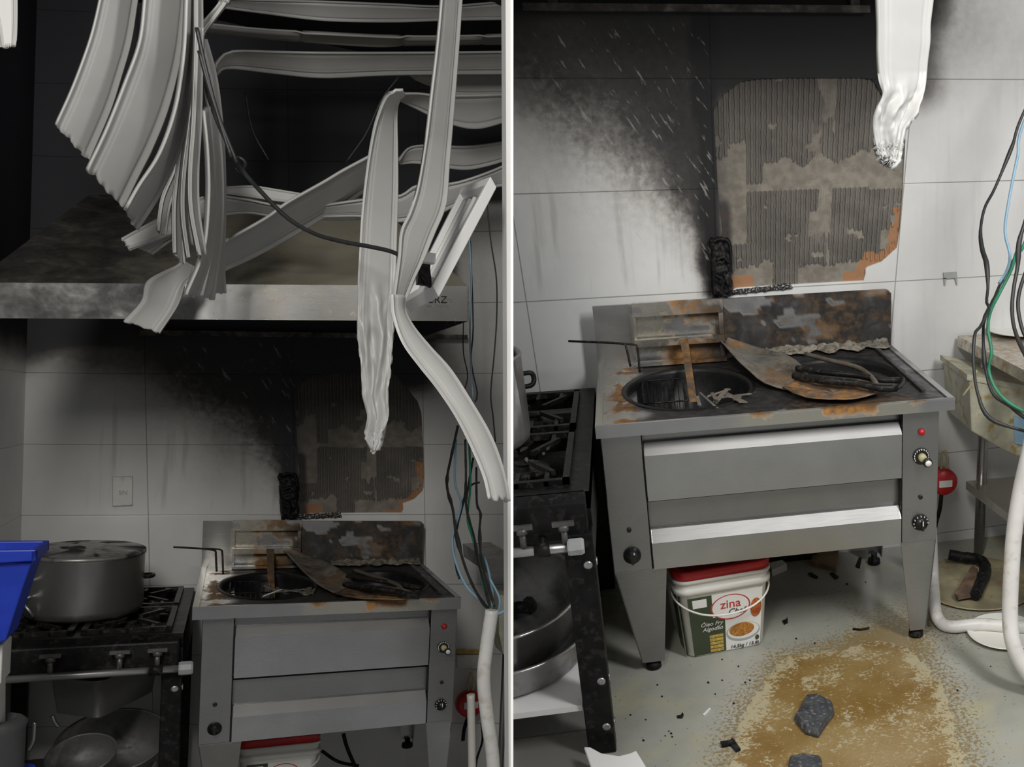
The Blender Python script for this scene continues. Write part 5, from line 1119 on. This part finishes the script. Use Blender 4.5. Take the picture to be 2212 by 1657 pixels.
mb = MB(); mb.tube([R.Y(-.35, 2011, 1140), R.Y(-.36, 2016, 1250), R.Z(zf+.05, 2021, 1318), R.Z(zf+.024, 2034, 1346), R.Z(zf+.024, 2060, 1354), R.Z(zf+.024, 2115, 1349), R.Z(zf+.024, 2180, 1353), R.Z(zf+.024, 2240, 1356)], .022, 16, 70); o = put(R, mb, 'plastic_conduit', M['pipe']); meta(o, 'white conduit running down beside the fryer leg and bending along the floor', 'conduit')
mb = MB(); mb.tube(px(R, (2330,500,1,-.9),(2262,800,1,-.96),(2228,960,1,-1.0),(2205,1060,1,-1.0),(2191,1150,1,-1.02),(2184,1250,1,-1.05),(2182,1340,1,-1.08),(2192,1400,1,-1.12),(2225,1460,1,-1.15),(2300,1545,1,-1.18)), .025, 18, 60); o = put(R, mb, 'plastic_conduit', M['pipe']); meta(o, 'thick speckled white conduit bowing in at the right edge of the close view', 'conduit')

# work tables
zt_ = -.22
T = thing(R, 'steel_work_table', 'stained steel work table at the right edge of the close view', 'table', (1.66, -.1, zf))
tp = [R.Z(zt_, 2079, 713), R.Z(zt_, 2225, 802)]; tp[0][1] = min(tp[0][1], -.02); sl = (tp[1]-tp[0]); sl = sl/abs(sl[1])
A0 = np.array((1.615, -.02, zt_)); A1 = A0+np.array((.09, -1.2, 0))
mb = MB(); mb.slab([A0, A1, A1+np.array((.5,0,0)), A0+np.array((.6,0,0))][::-1], (0,0,-.045)); put(R, mb, 'tabletop', M['steel_dark'], T, stain=lambda x, y, z: (.0, .35*(fbm(x*8, y*8, 0, 3) > .1), .7), bevel=.004)
zs_ = -.80
for x, y in ((1.69, -.14), (1.80, -1.0)):
    mb = MB(); mb.tube([(x, y, zt_-.04), (x, y, zf+.0)], .021, 16, k=0); put(R, mb, 'leg', M['steel_dark'], T)
S0 = R.Z(zs_, 2108, 1085); mb = MB(); S0 = np.array((1.64, -.1, zs_)); mb.slab([S0, S0+np.array((.11,-1.0,0)), S0+np.array((.7,-1.0,0)), S0+np.array((.7,0,0))][::-1], (0,0,-.035)); put(R, mb, 'lower_shelf', M['steel_dark'], T, stain=lambda x, y, z: (0, .1, .7))
q = R.Z(zt_+.012, 2190, 715); mb = MB(); mb.lathe([(0, -.008), (.08, -.008), (.13, .004), (.135, .008), (.13, .010), (.085, 0), (0, 0)], q+np.array((.03,0,0)), 48); o = put(R, mb, 'round_plate', M['tub']); meta(o, 'cream round plate on the steel work table', 'plate')
B = [R.Y(-.35, *p) for p in ((2093,812),(2235,840),(2235,990),(2188,984),(2098,932))]
T = thing(R, 'greasy_plastic_bin', 'greasy translucent plastic bin below the work table top', 'bin', B[4])
mb = MB(); mb.slab([B[0], B[4], B[3], B[2], B[1]][::1], (0,.3,0)); put(R, mb, 'bin_body', M['box_clear'], T, bevel=.006)
mb = MB(); mb.slab([B[0]+np.array((-.008,-.004,.006)), B[0]+np.array((-.008,-.004,-.014)), B[1]+np.array((0,-.004,-.014)), B[1]+np.array((0,-.004,.006))], (0,.31,0)); put(R, mb, 'bin_rim', M['box_clear'], T)
mb = MB(); q = [R.Y(-.356, *p) for p in ((2190,900),(2235,908),(2235,968),(2192,958))]; mb.slab(q[::-1], (0,.004,0)); put(R, mb, 'faded_label', M['wire_blue'], T, label='faded blue label')
for k in range(10):
    c0, c1 = R.Y(-.62, 2176-1.0*k+4, 1126-11.5*k+0), None
    x, z = 1.745+.004*k, zs_+.02+.018*k; mb = MB(); mb.lathe([(0, 0), (.05, 0), (.085, .008), (.087, .010), (.05, .004), (0, .004)], (x, -.56, z), 36, (.22,-.12,1)); o = put(R, mb, 'white_plate', M['tub']); meta(o, 'white plate in the leaning stack on the lower shelf of the work table', 'plate', 'stacked plates on the lower shelf')
T = thing(L, 'steel_work_table', 'corner of a dull steel work table at the right edge of the far view', 'table', L.Y(-.9, 1080, 1650))
q = [L.Y(-.9, *p) for p in ((1051,1207),(1115,1203),(1115,1243),(1053,1238))]; mb = MB(); mb.slab(q, (0,.5,0)); put(L, mb, 'tabletop', M['steel_dark'], T, stain=lambda x, y, z: (.2,.3,.3))
mb = MB(); p = L.Y(-.6, 1100, 1240); mb.tube([p, (p[0], p[1], -1.4)], .014, 12, k=0); put(L, mb, 'leg', M['steel_dark'], T)
q = [L.Y(-1.0, *p) for p in ((1078,1285),(1115,1290),(1115,1425),(1088,1415),(1078,1370))]; mb = MB(); mb.slab(q[::-1], (0,.15,0)); o = put(L, mb, 'greasy_plastic_bin', M['box_clear'], bevel=.005); meta(o, 'edge of a yellowed plastic bin under the far work table', 'bin')

# ------------------------------------------------------------------ on the floor of the close view
PP = cat([R.Z(zf, *p) for p in PD], 300)
bmx = MB(); c = R.Z(zf, 1830, 1560); N_ = len(PP)
K = 26
V = []
for k in range(K+1):
    t = k/K
    for i, p in enumerate(PP):
        q = lerp(c, p, t); e = .018*t*fbm(p[0]*22, p[1]*22, 3, 4)+.010*t*fbm(p[0]*70, p[1]*70, 8, 2)
        d = (p-c)/np.linalg.norm(p-c); V.append(q+d*e+np.array((0,0,.0035*(1-t**6)+.0006)))
bmx.add(V, [(k*N_+i, k*N_+i+1, (k+1)*N_+i+1, (k+1)*N_+i) for k in range(K) for i in range(N_-1)]+[(k*N_+N_-1, k*N_, (k+1)*N_, (k+1)*N_+N_-1) for k in range(K)], True)
def puddle_mat():
    t = NT('brown_used_oil'); a = t.attr(); n1 = t.noise(9, 6, dist=1.2); n2 = t.noise(75, 5, (1,1.3,1), (0,0,.5), .62, .9); n3 = t.noise(3.2, 3)
    col = t.mix(t.map(n3, .35, .65), (.22,.13,.035), (.31,.22,.09))
    fo = t.math('ADD', n2, t.math('MULTIPLY', t.math('SUBTRACT', n1, .5), .6)); fe = t.math('ADD', fo, t.math('MULTIPLY', a[0], .17))
    col = t.mix(t.map(fe, .56, .66), col, (.45,.40,.26))
    t.set(base=col, rough=t.map(n1, .4, .6, .12, .35), spec=.6); t.bump(fo, .35, .002); return t.m
def pst(x, y, z):
    d, _ = min(((math.hypot(x-p[0], y-p[1]), 0) for p in PP[::4])); return (sstep(.07, 0, d)+.5*(fbm(x*7, y*7, 2, 3) > .25), 0, 0)
o = put(R, bmx, 'oil_puddle', puddle_mat(), stain=pst, free=True); meta(o, 'broad brown puddle of spilt oil on the floor in front of the fryer', 'puddle')
def stone(P, h, label):
    q = [R.Z(zf, *p) for p in P]; c = sum(q)/len(q); mb = MB(); n_ = len(q); bt = [p+np.array((0,0,.004)) for p in q]; tp_ = [lerp(p, c, .1)+np.array((0,0,h+.008*rng.uniform(-1,1))) for p in q]; mid_ = [lerp(p, c, -.02)+np.array((0,0,h*.5)) for p in q]
    mb.add(bt+mid_+tp_+[c+np.array((0,0,h*1.15))], [list(range(n_))[::-1]]+[(k*n_+i, k*n_+(i+1) % n_, (k+1)*n_+(i+1) % n_, (k+1)*n_+i) for k in (0,1) for i in range(n_)]+[(2*n_+i, 2*n_+(i+1) % n_, 3*n_) for i in range(n_)])
    o = put(R, mb, 'slate_fragment', M['stone'], bevel=.003); meta(o, label, 'fragment')
stone([(1716,1562),(1740,1590),(1768,1598),(1785,1572),(1802,1550),(1798,1530),(1765,1514),(1742,1514),(1730,1535)][::-1], .03, 'squarish dark slate-like fragment lying in the middle of the oil puddle')
stone([(1698,1700),(1780,1700),(1774,1648),(1735,1644),(1706,1648)], .03, 'dark fragment cut off by the bottom edge in front of the oil puddle')
def chip(P, h, label, group=None, mat='char'):
    q = [R.Z(zf+.001, *p) for p in P]; mb = MB(); mb.slab(q, (0,0,h)); o = put(R, mb, 'char_fragment', M[mat]); meta(o, label, 'fragment', group)
chip([(1556,1606),(1575,1604),(1583,1598),(1590,1608),(1600,1622),(1590,1626),(1578,1612),(1560,1616)][::-1], .008, 'black star-shaped char fragment at the left edge of the puddle')
chip([(1842,1358),(1858,1360),(1877,1356),(1878,1360),(1858,1363),(1842,1361)][::-1], .004, 'thin black twig of char on the floor before the puddle')
chip([(1690,1343),(1698,1340),(1701,1335),(1702,1346),(1694,1350)][::-1], .005, 'small hooked char fragment right of the tub')
chip([(1745,1240),(1752,1238),(1767,1247),(1765,1251),(1752,1246)][::-1], .004, 'oblong char fragment behind the tub')
chip([(1792,1240),(1800,1238),(1812,1248),(1804,1252)][::-1], .004, 'char fragment right of the oblong one behind the tub')
chip([(1462,1548),(1472,1546),(1474,1540),(1477,1546),(1474,1552),(1464,1552)][::-1], .004, 'char fragment left of the puddle beside a white scrap')
chip([(1848,1225),(1856,1205),(1862,1206),(1857,1229)][::-1], .004, 'upright strip of char between tub and right leg')
chip([(1518,1545),(1532,1531),(1536,1532),(1522,1547)][::-1], .003, 'thin white sliver on the floor left of the puddle', None, 'label_white')
fine = [(1445,1580),(1452,1592),(1505,1395),(1500,1385),(1560,1425),(1595,1440),(1450,1585),(1437,1590),(1560,1470),(1610,1475),(1585,1520),(1395,1555),(1362,1545),(1390,1600),(1360,1635),(1420,1480),(1430,1505),(1530,1475),(1545,1500),(1620,1470),(2068,1492),(2140,1440),(1760,1390),(1720,1380),(1830,1262),(1870,1258)]
for i, (x, y) in enumerate(fine):
    s = 1.6+1.4*((i*37) % 7)/7; chip([(x-s,y-s*.5),(x+s*.4,y-s*.8),(x+s,y+s*.2),(x-s*.2,y+s*.7)][::-1], .0015, 'tiny crumb of black char on the pale floor', 'char crumbs on the floor')
# burnt elbow on a greasy disc, white ring edge
c = R.Z(zf, 2110, 1262); mb = MB(); mb.lathe([(0,.001),(.21,.001),(.225,.008),(.22,.011),(.205,.004),(0,.004)], c+np.array((0,0,.001)), 64, sy=1.0); o = put(R, mb, 'greasy_disc', simple('greasy_yellow_board', (.42,.38,.24), .35, 0, .4, 7, .3, (.3,.2,.13))); meta(o, 'greasy yellowish round board on the floor under the work table', 'board')
mb = MB(); zc = zf+.035; mb.tube([R.Z(zc+.01, 2050, 1198), R.Z(zc, 2080, 1204), R.Z(zc, 2112, 1208), R.Z(zc, 2128, 1222), R.Z(zc, 2122, 1250), R.Z(zc, 2108, 1285)], lambda t: .022+.003*fbm(t*20, 1, 1, 2), 12, 50); o = put(R, mb, 'burnt_pipe_elbow', M['char']); meta(o, 'black burnt pipe elbow lying on the greasy round board', 'pipe')
mb = MB(); q = [R.Z(zf+.02, *p) for p in ((2062,1288),(2100,1225),(2112,1235),(2104,1290),(2070,1296))]; mb.slab(q, (0,0,.012)); o = put(R, mb, 'burnt_wood_scrap', simple('scorched_brown_wood', (.2,.13,.09), .7, 0, .5, 20, .4)); meta(o, 'brown scorched wedge lying beside the burnt elbow', 'scrap')
c = R.Z(zf, 2150, 1372); mb = MB(); mb.lathe([(0,.001),(.10,.001),(.125,.012),(.128,.014),(.122,.015),(.10,.005),(0,.005)], c+np.array((.03,0,.001)), 56); o = put(R, mb, 'round_plate', M['tub']); meta(o, 'pale round dish on the floor in front of the bending conduit', 'plate')
# behind the tub
mb = MB(); q = [R.Z(zf, *p) for p in ((1668,1246),(1700,1232),(1690,1224),(1664,1230))]; mb.slab(q[::1], (0,0,.03)); o = put(R, mb, 'plastic_scrap', M['tub']); meta(o, 'whitish plastic scrap sticking out behind the tub', 'scrap')
mb = MB(); q = [R.Z(zf, *p) for p in ((1752,1222),(1806,1236),(1812,1190),(1762,1180))]; mb.slab(q, (0,0,.02)); o = put(R, mb, 'brown_board', simple('scorched_brown_board', (.3,.2,.11), .6, 0, .4, 12, .2)); meta(o, 'scorched brown board on the floor under the fryer', 'board')
mb = MB(); q0 = R.Z(zf, 1650, 1215); mb.box(q0[0]-.02, q0[0]+.22, q0[1]-.02, q0[1]+.16 if q0[1]+.16 < -.03 else -.03, zf, zf+.06); o = put(R, mb, 'dark_tray', M['iron'], bevel=.004); meta(o, 'flat dark tray under the fryer behind the tub', 'tray')
# white moulded sheet at the bottom edge
q = [(1262,1620),(1276,1621),(1300,1634),(1338,1640),(1362,1634),(1375,1628),(1402,1672),(1418,1730),(1300,1730)]
P = [R.Z(zf+.05, *p) for p in q]; mb = MB(); mb.slab(P[::-1], (0,0,.012)); o = put(R, mb, 'white_moulded_sheet', M['bright_white'], bevel=.004); meta(o, 'white moulded plastic sheet poking in at the bottom edge by the range leg', 'sheet')
mb = MB(); p = sum(P)/len(P); mb.box(p[0]-.05, p[0]+.05, p[1]-.04, p[1]+.03, zf, zf+.05); o = put(R, mb, 'white_block', M['white']); meta(o, 'white block hidden under the moulded sheet at the bottom edge', 'block')
